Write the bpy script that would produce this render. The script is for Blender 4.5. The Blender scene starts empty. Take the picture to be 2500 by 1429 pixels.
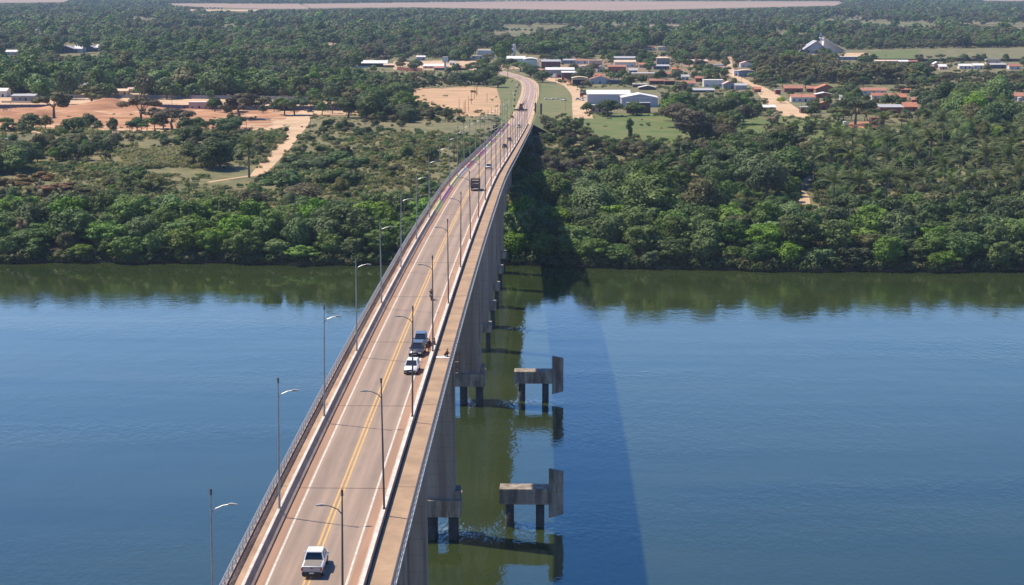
import bpy, bmesh, math, random
import numpy as np
from mathutils import Vector, Matrix
R = math.radians
sc = bpy.context.scene
C = sc.collection
# ------------------------------------------------------------------ camera
F, YH, CX, CY = 4861., -50., 1250., 714.5          # focal length, horizon row, centre (2500 px wide frame)
TH = math.atan((CY-YH)/F)
PSI = math.atan(121*math.cos(TH)/F)
CAM = np.array([22.4, 0, 100.])
fwd = np.array([-math.sin(PSI)*math.cos(TH), math.cos(PSI)*math.cos(TH), -math.sin(TH)])
rgt = np.array([math.cos(PSI), math.sin(PSI), 0.])
upv = np.cross(rgt, fwd)
cd = bpy.data.cameras.new("camera"); cam = bpy.data.objects.new("camera", cd); C.objects.link(cam)
cd.sensor_width = 36; cd.lens = F/2500*36; cd.clip_start = 1; cd.clip_end = 60000
cam.matrix_world = Matrix(((rgt[0], upv[0], -fwd[0], CAM[0]), (rgt[1], upv[1], -fwd[1], CAM[1]), (rgt[2], upv[2], -fwd[2], CAM[2]), (0, 0, 0, 1)))
sc.camera = cam
sc.render.resolution_x, sc.render.resolution_y = 1024, 585
# ------------------------------------------------------------------ sky, sun, exposure
EL, AZ = 58.3, -67.4                                # sun elevation; azimuth from +Y, clockwise positive
w = bpy.data.worlds.new("World"); sc.world = w; w.use_nodes = True
nt = w.node_tree; bg = nt.nodes['Background']
sky = nt.nodes.new('ShaderNodeTexSky'); sky.sky_type = 'NISHITA'; sky.sun_disc = False
sky.sun_elevation = R(EL); sky.sun_rotation = R(AZ); sky.air_density = 1.0; sky.dust_density = 0.8; sky.ozone_density = 3.0; sky.altitude = 200
hsv = nt.nodes.new('ShaderNodeHueSaturation'); hsv.inputs['Saturation'].default_value = 1.42; nt.links.new(sky.outputs[0], hsv.inputs['Color'])
tint = nt.nodes.new('ShaderNodeMix'); tint.data_type = 'RGBA'; tint.blend_type = 'MULTIPLY'; tint.inputs[0].default_value = 1
nt.links.new(hsv.outputs[0], tint.inputs[6]); tint.inputs[7].default_value = (1.04, 1.0, 1.16, 1)
tc = nt.nodes.new('ShaderNodeTexCoord'); sp = nt.nodes.new('ShaderNodeSeparateXYZ'); nt.links.new(tc.outputs['Generated'], sp.inputs[0])
hr = nt.nodes.new('ShaderNodeMapRange'); hr.interpolation_type = 'SMOOTHSTEP'; hr.inputs[1].default_value = .30; hr.inputs[2].default_value = .08; nt.links.new(sp.outputs[2], hr.inputs[0])
hm = nt.nodes.new('ShaderNodeMix'); hm.data_type = 'RGBA'; hm.inputs[6].default_value = (1, 1, 1, 1); hm.inputs[7].default_value = (2.0, 1.55, 1.32, 1); nt.links.new(hr.outputs[0], hm.inputs[0])   # paler, brighter sky towards the horizon
t2 = nt.nodes.new('ShaderNodeMix'); t2.data_type = 'RGBA'; t2.blend_type = 'MULTIPLY'; t2.inputs[0].default_value = 1; nt.links.new(tint.outputs[2], t2.inputs[6]); nt.links.new(hm.outputs[2], t2.inputs[7])
nt.links.new(t2.outputs[2], bg.inputs[0]); bg.inputs[1].default_value = 0.105
sd = bpy.data.lights.new("sun", 'SUN'); sun = bpy.data.objects.new("sun", sd); C.objects.link(sun)
sd.energy = 5.0; sd.angle = R(0.6); sd.color = (1.0, 0.87, 0.68)
tosun = Vector((math.sin(R(AZ))*math.cos(R(EL)), math.cos(R(AZ))*math.cos(R(EL)), math.sin(R(EL))))
sun.rotation_euler = tosun.to_track_quat('Z', 'Y').to_euler()
sc.view_settings.view_transform = 'Standard'; sc.view_settings.look = 'None'
sc.view_settings.exposure = 0.38; sc.view_settings.gamma = 1.0
sc.render.engine = 'CYCLES'
sc.cycles.max_bounces = 6; sc.cycles.volume_bounces = 0; sc.cycles.transparent_max_bounces = 8

def proj(p):
    r = np.asarray(p, float)-CAM; d = r@fwd
    return CX+F*(r@rgt)/d, CY-F*(r@upv)/d, F/d
def ray(x, y): return fwd+rgt*(x-CX)/F-upv*(y-CY)/F
def atZ(x, y, z):
    r = ray(x, y); return CAM+r*((z-CAM[2])/r[2])
# ------------------------------------------------------------------ terrain height
_rs = random.Random(5)
def shoreY(X):
    b = 700 if X < 5 else (700-(X-5)/60*12 if X < 65 else 688)
    return b+1.6*math.sin(X*0.11)+1.2*math.sin(X*0.31+1)+2.2*math.sin(X*.037)
PLAT = 20.0
def gz(X, Y):
    s = shoreY(X)
    ks = [(s-8, -1.5), (s, 0.05), (s+2.5, 1.3), (s+10, 3.6), (740, 7.), (850, 12.), (1030, PLAT), (90000, PLAT)]
    if Y <= ks[0][0]: return -1.5
    for (a, za), (b, zb) in zip(ks, ks[1:]):
        if Y <= b: return za+(zb-za)*(Y-a)/(b-a)
    return PLAT
def gp(x, y):
    z = PLAT
    for _ in range(12):
        p = atZ(x, y, z); z2 = gz(p[0], p[1])
        z = z*.4+z2*.6
    return np.array([p[0], p[1], gz(p[0], p[1])])
# deck profile
_py = [-60, 60, 150, 187, 227, 264, 302, 340, 376, 424, 470, 506, 545, 590, 628, 758, 900, 1040, 1120, 1200, 1310, 1900]
_pz = [33.5, 41.5, 46.5, 47.8, 48.8, 49.5, 49.95, 50.15, 50.15, 49.7, 49.1, 48.3, 47.0, 44.9, 43.1, 37.2, 31.0, 25.2, 22.6, 21.0, 20.2, 20.2]
def dz(Y):
    return float(np.interp(Y, _py, _pz))
_ys = np.arange(-60, 1900, 1.0); _zs = np.interp(_ys, _py, _pz)
_k = np.ones(41)/41; _zs2 = np.convolve(np.pad(_zs, 20, mode='edge'), _k, 'valid'); _zs2 = np.convolve(np.pad(_zs2, 20, mode='edge'), _k, 'valid')
def dz(Y): return float(np.interp(Y, _ys, _zs2))
def deck_at(x, y):
    """point on the road surface seen at pixel (x, y)"""
    r = ray(x, y); lo, hi = 100., 3000.
    f = lambda Y: (CAM+r*(Y/r[1]))[2]-dz(Y)
    t = 100.
    while f(t) > 0 and t < 2900: t += .25
    p = CAM+r*(t/r[1]); return p
# ------------------------------------------------------------------ materials
MATS = {}
def mat(name, col, rough=.8, metal=0., var=0., vscale=1., col2=None, rnd=0., hue=0., spec=.5, coat=0., emis=None, bump=0., bscale=5., stretch=None, detail=4):
    if name in MATS: return MATS[name]
    m = bpy.data.materials.new(name); m.use_nodes = True; MATS[name] = m
    n = m.node_tree; b = n.nodes['Principled BSDF']; L = n.links
    b.inputs['Roughness'].default_value = rough; b.inputs['Metallic'].default_value = metal
    b.inputs['Specular IOR Level'].default_value = spec
    if coat: b.inputs['Coat Weight'].default_value = coat; b.inputs['Coat Roughness'].default_value = .05
    c = (*col, 1)
    if not (var or rnd or hue or col2): b.inputs['Base Color'].default_value = c; src = None
    else:
        rgb = n.nodes.new('ShaderNodeRGB'); rgb.outputs[0].default_value = c; src = rgb.outputs[0]
    if var or col2:
        g = n.nodes.new('ShaderNodeNewGeometry'); v = g.outputs['Position']
        if stretch:
            mp = n.nodes.new('ShaderNodeMapping'); mp.inputs['Scale'].default_value = stretch; L.new(v, mp.inputs[0]); v = mp.outputs[0]
        t = n.nodes.new('ShaderNodeTexNoise'); t.inputs['Scale'].default_value = vscale; t.inputs['Detail'].default_value = detail
        t.inputs['Roughness'].default_value = .65
        L.new(v, t.inputs['Vector'])
        rp = n.nodes.new('ShaderNodeValToRGB'); rp.color_ramp.elements[0].position = .35; rp.color_ramp.elements[1].position = .65
        L.new(t.outputs[0], rp.inputs[0])
        mx = n.nodes.new('ShaderNodeMix'); mx.data_type = 'RGBA'
        L.new(rp.outputs[0], mx.inputs[0]); L.new(src, mx.inputs[6])
        c2 = col2 if col2 else tuple(max(0, k*(1-var)) for k in col)
        mx.inputs[7].default_value = (*c2, 1); src = mx.outputs[2]
    if rnd or hue:
        oi = n.nodes.new('ShaderNodeObjectInfo')
        hs = n.nodes.new('ShaderNodeHueSaturation')
        mr = n.nodes.new('ShaderNodeMapRange'); mr.inputs[3].default_value = 1-rnd; mr.inputs[4].default_value = 1+rnd
        L.new(oi.outputs['Random'], mr.inputs[0]); L.new(mr.outputs[0], hs.inputs['Value'])
        ml = n.nodes.new('ShaderNodeMath'); ml.operation = 'MULTIPLY'; ml.inputs[1].default_value = 37.31
        fr = n.nodes.new('ShaderNodeMath'); fr.operation = 'FRACT'; L.new(oi.outputs['Random'], ml.inputs[0]); L.new(ml.outputs[0], fr.inputs[0])
        m2 = n.nodes.new('ShaderNodeMapRange'); m2.inputs[3].default_value = .5-hue; m2.inputs[4].default_value = .5+hue*.6
        L.new(fr.outputs[0], m2.inputs[0]); L.new(m2.outputs[0], hs.inputs['Hue'])
        m3 = n.nodes.new('ShaderNodeMath'); m3.operation = 'MULTIPLY'; m3.inputs[1].default_value = 17.7
        f3 = n.nodes.new('ShaderNodeMath'); f3.operation = 'FRACT'; L.new(oi.outputs['Random'], m3.inputs[0]); L.new(m3.outputs[0], f3.inputs[0])
        m4 = n.nodes.new('ShaderNodeMapRange'); m4.inputs[3].default_value = 1-rnd*.9; m4.inputs[4].default_value = 1+rnd*.3
        L.new(f3.outputs[0], m4.inputs[0]); L.new(m4.outputs[0], hs.inputs['Saturation'])
        L.new(src, hs.inputs['Color']); src = hs.outputs[0]
    if src is not None: L.new(src, b.inputs['Base Color'])
    if bump:
        t = n.nodes.new('ShaderNodeTexNoise'); t.inputs['Scale'].default_value = bscale; t.inputs['Detail'].default_value = 4
        g = n.nodes.new('ShaderNodeNewGeometry'); L.new(g.outputs['Position'], t.inputs['Vector'])
        bp = n.nodes.new('ShaderNodeBump'); bp.inputs['Strength'].default_value = bump; bp.inputs['Distance'].default_value = .2
        L.new(t.outputs[0], bp.inputs['Height']); L.new(bp.outputs[0], b.inputs['Normal'])
    if emis: b.inputs['Emission Color'].default_value = (*emis, 1); b.inputs['Emission Strength'].default_value = 1
    return m

def leafmat(name, col, col2, rnd=.25, hue=.02, scale=.5):
    if name in MATS: return MATS[name]
    m = mat(name, col, rough=.62, col2=col2, vscale=scale, rnd=rnd, hue=hue, spec=.25, detail=2)
    n = m.node_tree; b = n.nodes['Principled BSDF']; out = n.nodes['Material Output']
    # leaves let some light through
    tr = n.nodes.new('ShaderNodeBsdfTranslucent'); mx = n.nodes.new('ShaderNodeMixShader'); mx.inputs[0].default_value = .22
    src = b.inputs['Base Color'].links[0].from_socket
    n.links.new(src, tr.inputs[0]); n.links.new(b.outputs[0], mx.inputs[1]); n.links.new(tr.outputs[0], mx.inputs[2])
    n.links.new(mx.outputs[0], out.inputs[0])
    return m
M = dict(
 conc=mat('concrete', (.34, .31, .28), .85, col2=(.24, .215, .19), vscale=.35, bump=.15, bscale=3),
 pier=mat('pier_concrete', (.37, .31, .255), .9, col2=(.23, .17, .13), vscale=.25, stretch=(1.6, 1.6, .12)),
 cap=mat('cap_concrete', (.37, .32, .25), .9, col2=(.13, .105, .08), vscale=.5, stretch=(1.5, 1.5, .3)),
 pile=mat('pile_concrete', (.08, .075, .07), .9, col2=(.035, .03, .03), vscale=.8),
 asphalt=mat('bridge_asphalt', (.34, .252, .19), .9, col2=(.235, .175, .138), vscale=.55, stretch=(1.3, .035, 1), detail=7),
 dustshoulder=mat('dusty_shoulder', (.38, .225, .145), .95, col2=(.28, .175, .12), vscale=.4, stretch=(1, .1, 1)),
 sidewalk=mat('sidewalk_concrete', (.40, .275, .175), .95, col2=(.27, .19, .13), vscale=.5, stretch=(.6, .5, 1), detail=7),
 sidewalkl=mat('dirty_sidewalk', (.44, .30, .20), .95, col2=(.25, .155, .10), vscale=.5, stretch=(1, .25, 1)),
 barrier=mat('barrier_concrete', (.42, .31, .235), .9, col2=(.27, .19, .145), vscale=.5, stretch=(1, .5, 1)),
 white=mat('white_paint', (.68, .62, .54), .6, var=.3, vscale=.7),
 linew=mat('white_line', (.66, .60, .52), .8, col2=(.46, .37, .30), vscale=1.2, detail=8),
 yellow=mat('yellow_line', (.66, .40, .10), .8, col2=(.48, .30, .13), vscale=1.2, detail=8),
 joint=mat('dark_joint', (.10, .075, .07), .9),
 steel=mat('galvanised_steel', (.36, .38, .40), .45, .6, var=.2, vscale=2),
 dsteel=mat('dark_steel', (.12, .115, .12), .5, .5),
 rust=mat('rusty_steel', (.30, .14, .06), .9, col2=(.18, .1, .06), vscale=1.5),
 lampw=mat('lamp_housing', (.34, .33, .31), .5, var=.1, vscale=3),
 dirt=mat('orange_dirt', (.48, .255, .13), .95, col2=(.23, .105, .05), vscale=.045, stretch=(.5, 2, 1), bump=.3, bscale=.5, detail=8),
 pdirt=mat('pale_dirt', (.58, .41, .25), .95, col2=(.40, .27, .155), vscale=.06, detail=8),
 odirt=mat('striped_dirt', (.56, .34, .19), .95, col2=(.30, .21, .10), vscale=.05, stretch=(.6, 2.2, 1), detail=5),
 grassg=mat('green_grass', (.065, .115, .014), .95, col2=(.14, .145, .04), vscale=.06, detail=8),
 verge=mat('verge_grass', (.085, .125, .025), .95, col2=(.18, .155, .06), vscale=.07, detail=8),
 drygrass=mat('dry_grass', (.20, .175, .075), .95, col2=(.085, .095, .03), vscale=.09, detail=10),
 ffield=mat('far_field', (.33, .225, .155), .95, col2=(.26, .19, .13), vscale=.004, stretch=(.4, 1, 1)),
 ground=mat('woodland_ground', (.10, .10, .035), .95, col2=(.20, .17, .075), vscale=.035, detail=8),
 bank=mat('bank_soil', (.16, .11, .075), .95, col2=(.30, .19, .12), vscale=.3),
 road=mat('road_asphalt', (.36, .255, .205), .9, col2=(.30, .215, .17), vscale=.08),
 bark=mat('bark', (.13, .105, .085), .95, col2=(.20, .17, .14), vscale=1.5, stretch=(1, 1, .3)),
 glass=mat('dark_glass', (.02, .025, .035), .08, spec=.8),
 tyre=mat('tyre', (.02, .02, .02), .85),
 black=mat('black_plastic', (.02, .02, .022), .6),
 carw=mat('car_white', (.80, .80, .79), .35, coat=.5),
 carg=mat('car_grey', (.10, .10, .11), .35, .4, coat=.5),
 carb=mat('car_bluegrey', (.13, .16, .22), .35, .4, coat=.5),
 cars=mat('car_silver', (.48, .50, .52), .35, .4, coat=.4),
 card=mat('car_dark', (.03, .03, .035), .35, coat=.5),
 carr=mat('car_red', (.30, .03, .03), .4, coat=.4),
 bedc=mat('bed_cover', (.19, .175, .155), .85),
 red=mat('red_lamp', (.35, .03, .02), .4),
 chrome=mat('headlamp', (.75, .75, .75), .2, .3),
 terra=mat('terracotta_roof', (.46, .185, .105), .9, col2=(.32, .13, .08), vscale=.5, rnd=.12),
 terrad=mat('old_terracotta_roof', (.38, .15, .10), .9, col2=(.28, .12, .09), vscale=.5),
 brick=mat('red_brick', (.33, .13, .085), .95, col2=(.24, .10, .07), vscale=.6),
 brickd=mat('dark_brick', (.18, .09, .07), .95, col2=(.12, .07, .06), vscale=.6),
 plaster=mat('white_plaster', (.74, .70, .66), .9, var=.15, vscale=.4),
 cream=mat('cream_plaster', (.66, .52, .36), .9, var=.15, vscale=.4),
 yelw=mat('yellow_plaster', (.72, .52, .22), .9, var=.12, vscale=.4),
 pink=mat('pink_plaster', (.60, .40, .35), .9, var=.15, vscale=.4),
 greenp=mat('green_cladding', (.10, .38, .26), .6, var=.1, vscale=.4),
 pgreen=mat('pale_green_wall', (.50, .62, .55), .8, var=.1, vscale=.4),
 bluep=mat('blue_wall', (.13, .22, .36), .8, var=.1, vscale=.4),
 metalr=mat('white_metal_roof', (.80, .78, .76), .5, var=.12, vscale=.2, stretch=(3, .3, 1)),
 greyr=mat('grey_metal_roof', (.42, .42, .43), .6, var=.15, vscale=.3),
 greyw=mat('grey_block_wall', (.30, .30, .32), .95, var=.2, vscale=.3),
 bgreyw=mat('bluish_metal_cladding', (.42, .44, .50), .6, var=.1, vscale=.5, stretch=(2, 2, .1)),
 dwall=mat('dark_wall', (.075, .07, .08), .95, col2=(.14, .12, .12), vscale=.3),
 slate=mat('slate_wall', (.10, .11, .15), .9, var=.2, vscale=.3),
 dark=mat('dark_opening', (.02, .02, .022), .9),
 wood=mat('pole_wood', (.30, .25, .20), .9, var=.2, vscale=2),
 rustp=mat('rusty_post', (.40, .19, .10), .9),
 skin=mat('skin', (.30, .16, .10), .7),
 hair=mat('hair', (.015, .012, .01), .7),
 clothd=mat('dark_cloth', (.02, .02, .03), .9),
 clothr=mat('reddish_cloth', (.22, .06, .04), .9),
 clothb=mat('blue_cloth', (.05, .07, .14), .9),
 clothw=mat('white_cloth', (.75, .75, .78), .9),
 stone=mat('pale_stone', (.45, .43, .40), .95, var=.3, vscale=1),
)
def formwork(m, step=2.4):
    n = m.node_tree; b = n.nodes['Principled BSDF']; L = n.links; src = b.inputs['Base Color'].links[0].from_socket
    g = n.nodes.new('ShaderNodeNewGeometry'); s = n.nodes.new('ShaderNodeSeparateXYZ'); L.new(g.outputs['Position'], s.inputs[0])
    d = n.nodes.new('ShaderNodeMath'); d.operation = 'DIVIDE'; d.inputs[1].default_value = step; L.new(s.outputs[2], d.inputs[0])
    f = n.nodes.new('ShaderNodeMath'); f.operation = 'FRACT'; L.new(d.outputs[0], f.inputs[0])
    c = n.nodes.new('ShaderNodeMath'); c.operation = 'LESS_THAN'; c.inputs[1].default_value = .07; L.new(f.outputs[0], c.inputs[0])
    t = n.nodes.new('ShaderNodeTexNoise'); t.inputs['Scale'].default_value = .9; mp = n.nodes.new('ShaderNodeMapping'); mp.inputs['Scale'].default_value = (1, 1, .06); L.new(g.outputs['Position'], mp.inputs[0]); L.new(mp.outputs[0], t.inputs[0])
    r = n.nodes.new('ShaderNodeMapRange'); r.inputs[1].default_value = .55; r.inputs[2].default_value = .72; L.new(t.outputs[0], r.inputs[0])
    a = n.nodes.new('ShaderNodeMath'); a.operation = 'MULTIPLY_ADD'; a.inputs[1].default_value = .35; L.new(c.outputs[0], a.inputs[0]); L.new(r.outputs[0], a.inputs[2])
    cl = n.nodes.new('ShaderNodeMath'); cl.operation = 'MULTIPLY'; cl.inputs[1].default_value = .75; cl.use_clamp = True; L.new(a.outputs[0], cl.inputs[0])
    mx = n.nodes.new('ShaderNodeMix'); mx.data_type = 'RGBA'; L.new(cl.outputs[0], mx.inputs[0]); L.new(src, mx.inputs[6]); mx.inputs[7].default_value = (.16, .085, .05, 1); L.new(mx.outputs[2], b.inputs['Base Color'])
formwork(M['pier']); formwork(M['cap'], 1.6)
def wheeltracks(m):
    n = m.node_tree; b = n.nodes['Principled BSDF']; L = n.links; src = b.inputs['Base Color'].links[0].from_socket
    g = n.nodes.new('ShaderNodeNewGeometry'); s = n.nodes.new('ShaderNodeSeparateXYZ'); L.new(g.outputs['Position'], s.inputs[0])
    a = n.nodes.new('ShaderNodeMath'); a.operation = 'MULTIPLY_ADD'; a.inputs[1].default_value = 2*math.pi/1.8; a.inputs[2].default_value = -2*math.pi*.95/1.8; L.new(s.outputs[0], a.inputs[0])
    c = n.nodes.new('ShaderNodeMath'); c.operation = 'COSINE'; L.new(a.outputs[0], c.inputs[0])
    r = n.nodes.new('ShaderNodeMapRange'); r.inputs[1].default_value = -.2; r.inputs[2].default_value = 1; r.inputs[4].default_value = .38; L.new(c.outputs[0], r.inputs[0])
    t = n.nodes.new('ShaderNodeTexNoise'); t.inputs['Scale'].default_value = .25; t.inputs['Detail'].default_value = 5; L.new(g.outputs['Position'], t.inputs[0])
    k = n.nodes.new('ShaderNodeMath'); k.operation = 'MULTIPLY'; L.new(t.outputs[0], k.inputs[0]); L.new(r.outputs[0], k.inputs[1])
    k2 = n.nodes.new('ShaderNodeMath'); k2.operation = 'MULTIPLY'; k2.inputs[1].default_value = 2.; k2.use_clamp = True; L.new(k.outputs[0], k2.inputs[0])
    mx = n.nodes.new('ShaderNodeMix'); mx.data_type = 'RGBA'; L.new(k2.outputs[0], mx.inputs[0]); L.new(src, mx.inputs[6]); mx.inputs[7].default_value = (.17, .135, .11, 1); L.new(mx.outputs[2], b.inputs['Base Color'])
wheeltracks(M['asphalt'])
LEAF = dict(
 bright=leafmat('bright_leaves', (0.152, 0.269, 0.032), (0.081, 0.162, 0.020), .28, .018, .35),
 green=leafmat('green_leaves', (0.114, 0.197, 0.032), (0.066, 0.123, 0.022), .30, .022, .35),
 dark=leafmat('dark_leaves', (0.075, 0.124, 0.026), (0.045, 0.080, 0.018), .25, .02, .35),
 olive=leafmat('olive_leaves', (0.157, 0.158, 0.045), (0.087, 0.093, 0.026), .25, .02, .35),
 grey=leafmat('greyish_leaves', (0.145, 0.130, 0.065), (0.087, 0.079, 0.040), .22, .02, .35),
 rust=leafmat('rusty_leaves', (0.232, 0.113, 0.030), (0.128, 0.096, 0.030), .15, .02, .3),
 lime=leafmat('lime_leaves', (0.380, 0.493, 0.036), (0.227, 0.334, 0.029), .1, .01, .5),
 straw=leafmat('straw_leaves', (0.348, 0.328, 0.120), (0.197, 0.215, 0.060), .2, .02, .5),
 frond=leafmat('palm_fronds', (0.174, 0.215, 0.065), (0.075, 0.107, 0.030), .2, .02, .3),
 bare=leafmat('bare_twigs', (0.484, 0.368, 0.218), (0.304, 0.224, 0.130), .1, .0, .4),
)
# ------------------------------------------------------------------ mesh helpers
class MB:
    def __init__(s): s.v = []; s.f = []; s.mi = []
    def add(s, vs, fs, mi=0):
        o = len(s.v); s.v += [tuple(map(float, v)) for v in vs]; s.f += [tuple(i+o for i in f) for f in fs]; s.mi += [mi]*len(fs); return s
    def box(s, x0, x1, y0, y1, z0, z1, mi=0):
        return s.add([(x, y, z) for z in (z0, z1) for y in (y0, y1) for x in (x0, x1)], [(0, 2, 3, 1), (4, 5, 7, 6), (0, 1, 5, 4), (2, 6, 7, 3), (0, 4, 6, 2), (1, 3, 7, 5)], mi)
    def loft(s, secs, caps=True, closed=True, mi=0):
        n = len(secs[0]); o = len(s.v); fs = []
        for k in range(len(secs)-1):
            for i in range(n if closed else n-1):
                a = k*n+i; b = k*n+(i+1) % n; fs.append((a, b, b+n, a+n))
        if caps: fs.append(tuple(range(n))[::-1]); fs.append(tuple((len(secs)-1)*n+i for i in range(n)))
        return s.add([p for sec in secs for p in sec], fs, mi)
    def tube(s, pts, rad, n=6, mi=0):
        pts = [Vector(p) for p in pts]; rad = rad if hasattr(rad, '__len__') else [rad]*len(pts); secs = []
        for i, p in enumerate(pts):
            d = (pts[min(i+1, len(pts)-1)]-pts[max(i-1, 0)]).normalized()
            a = d.cross(Vector((0, 1, 0)) if abs(d.y) < .9 else Vector((1, 0, 0))).normalized(); b = d.cross(a)
            secs.append([p+(a*math.cos(2*math.pi*k/n)+b*math.sin(2*math.pi*k/n))*rad[i] for k in range(n)])
        return s.loft(secs, mi=mi)
    def mesh(s, name):
        me = bpy.data.meshes.new(name); me.from_pydata(s.v, [], s.f); me.update(); return me
    def build(s, name, m, parent=None, loc=None, smooth=False, bevel=0, fix=True):
        me = s.mesh(name)
        if fix or bevel:
            bm = bmesh.new(); bm.from_mesh(me)
            if bevel: bmesh.ops.bevel(bm, geom=bm.edges[:], offset=bevel, segments=2, affect='EDGES', clamp_overlap=True)
            if fix: bmesh.ops.recalc_face_normals(bm, faces=bm.faces[:])
            bm.to_mesh(me); bm.free()
        if smooth: me.polygons.foreach_set('use_smooth', [True]*len(me.polygons))
        for k in (m if isinstance(m, (list, tuple)) else [m]): me.materials.append(k)
        if isinstance(m, (list, tuple)) and len(m) > 1 and len(me.polygons) == len(s.mi): me.polygons.foreach_set('material_index', s.mi)
        return obj(name, me, parent, loc)
def obj(name, me, parent=None, loc=None, rz=0):
    o = bpy.data.objects.new(name, me); C.objects.link(o)
    if parent: o.parent = parent
    if loc is not None: o.location = tuple(map(float, loc))
    if rz: o.rotation_euler = (0, 0, rz)
    return o
def tag(o, label=None, cat=None, group=None, kind=None):
    if label: o['label'] = label
    if cat: o['category'] = cat
    if group: o['group'] = group
    if kind: o['kind'] = kind
    return o
def thing(name, label, cat, loc=(0, 0, 0), rz=0, group=None):
    return tag(obj(name, None, None, loc, rz), label, cat, group)
def copy_tree(o, parent=None):
    c = o.copy(); C.objects.link(c)
    if parent: c.parent = parent
    for ch in list(o.children): copy_tree(ch, c)
    return c
ORD = ['first', 'second', 'third', 'fourth', 'fifth', 'sixth', 'seventh', 'eighth', 'ninth', 'tenth', 'eleventh', 'twelfth', 'thirteenth', 'fourteenth', 'fifteenth', 'sixteenth', 'seventeenth', 'eighteenth', 'nineteenth', 'twentieth', 'twenty-first', 'twenty-second', 'twenty-third', 'twenty-fourth', 'twenty-fifth', 'twenty-sixth', 'twenty-seventh', 'twenty-eighth', 'twenty-ninth', 'thirtieth', 'thirty-first', 'thirty-second', 'thirty-third']
# ------------------------------------------------------------------ ground, river, sheets
def ground():
    mb = MB(); xs = list(np.arange(-420, 421, 6.)); xs = [-9000, -2500, -900]+xs+[900, 2500, 9000]
    rows = []
    for x in xs:  # farther woods swap dark leaves for lighter ones, standing in for haze
        s = shoreY(x)
        rows.append([(x, s-8, -1.5), (x, s, .05), (x, s+2.5, 1.3), (x, s+10, 3.6), (x, 740, 7.), (x, 850, 12.), (x, 1030, PLAT), (x, 1600, PLAT), (x, 4000, PLAT), (x, 16000, PLAT)])
    fs = []; n = 10; mi = []
    for i in range(len(xs)-1):
        for j in range(n-1): fs.append((i*n+j, (i+1)*n+j, (i+1)*n+j+1, i*n+j+1)); mi.append(1 if j < 3 else 0)
    mb.add([p for r in rows for p in r], fs); mb.mi = mi
    tag(mb.build('ground', [M['ground'], M['bank']]), kind='structure')
ground()
def water():
    m = bpy.data.materials.new('river_water'); m.use_nodes = True; n = m.node_tree; b = n.nodes['Principled BSDF']; L = n.links
    b.inputs['Base Color'].default_value = (.029, .042, .008, 1); b.inputs['Roughness'].default_value = .035; b.inputs['IOR'].default_value = 1.78
    g = n.nodes.new('ShaderNodeNewGeometry')
    def noise(scale, st, det):
        mp = n.nodes.new('ShaderNodeMapping'); mp.inputs['Scale'].default_value = st; L.new(g.outputs['Position'], mp.inputs[0])
        t = n.nodes.new('ShaderNodeTexNoise'); t.inputs['Scale'].default_value = scale; t.inputs['Detail'].default_value = det; L.new(mp.outputs[0], t.inputs[0]); return t.outputs[0]
    a = noise(1.0, (1, .55, 1), 3); c = noise(.13, (1, .4, 1), 2); md = noise(.42, (1, .6, 1), 2); big = noise(.012, (.5, 1.8, 1), 3)
    def math_(op, x, y=None, z=None):
        q = n.nodes.new('ShaderNodeMath'); q.operation = op
        for i, v in enumerate((x, y, z)):
            if v is None: continue
            if isinstance(v, (int, float)): q.inputs[i].default_value = v
            else: L.new(v, q.inputs[i])
        return q.outputs[0]
    mr = n.nodes.new('ShaderNodeMapRange'); mr.inputs[1].default_value = .38; mr.inputs[2].default_value = .62; mr.inputs[3].default_value = .1; mr.inputs[4].default_value = 2.3
    L.new(big, mr.inputs[0]); amp = mr.outputs[0]
    sep = n.nodes.new('ShaderNodeSeparateXYZ'); L.new(g.outputs['Position'], sep.inputs[0])
    for cx, cy, sx, sy in ((10, 353, 11, 5), (9, 465.5, 11, 4), (3, 353, 6, 4), (3, 568, 5, 4)):       # eddies round the legs
        dx = math_('POWER', math_('DIVIDE', math_('SUBTRACT', sep.outputs[0], cx), sx), 2); dy = math_('POWER', math_('DIVIDE', math_('SUBTRACT', sep.outputs[1], cy), sy), 2)
        amp = math_('ADD', amp, math_('MULTIPLY', math_('EXPONENT', math_('MULTIPLY', math_('ADD', dx, dy), -1.)), 7.0))
    silt = noise(.02, (.35, 1.6, 1), 5); sm = n.nodes.new('ShaderNodeMix'); sm.data_type = 'RGBA'; sr = n.nodes.new('ShaderNodeMapRange'); sr.inputs[1].default_value = .35; sr.inputs[2].default_value = .7; L.new(silt, sr.inputs[0])
    L.new(sr.outputs[0], sm.inputs[0]); sm.inputs[6].default_value = (.023, .037, .010, 1); sm.inputs[7].default_value = (.038, .052, .015, 1); L.new(sm.outputs[2], b.inputs['Base Color'])
    h = math_('MULTIPLY', math_('ADD', a, math_('MULTIPLY', md, 1.1)), amp); h = math_('MULTIPLY_ADD', c, 2.2, h)
    bp = n.nodes.new('ShaderNodeBump'); bp.inputs['Strength'].default_value = 1.; bp.inputs['Distance'].default_value = .019
    L.new(h, bp.inputs['Height']); L.new(bp.outputs[0], b.inputs['Normal'])
    mb = MB(); mb.add([(-3000, -400, 0), (3000, -400, 0), (3000, 712, 0), (-3000, 712, 0)], [(0, 1, 2, 3)])
    tag(mb.build('river', m), kind='structure')
water()
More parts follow.
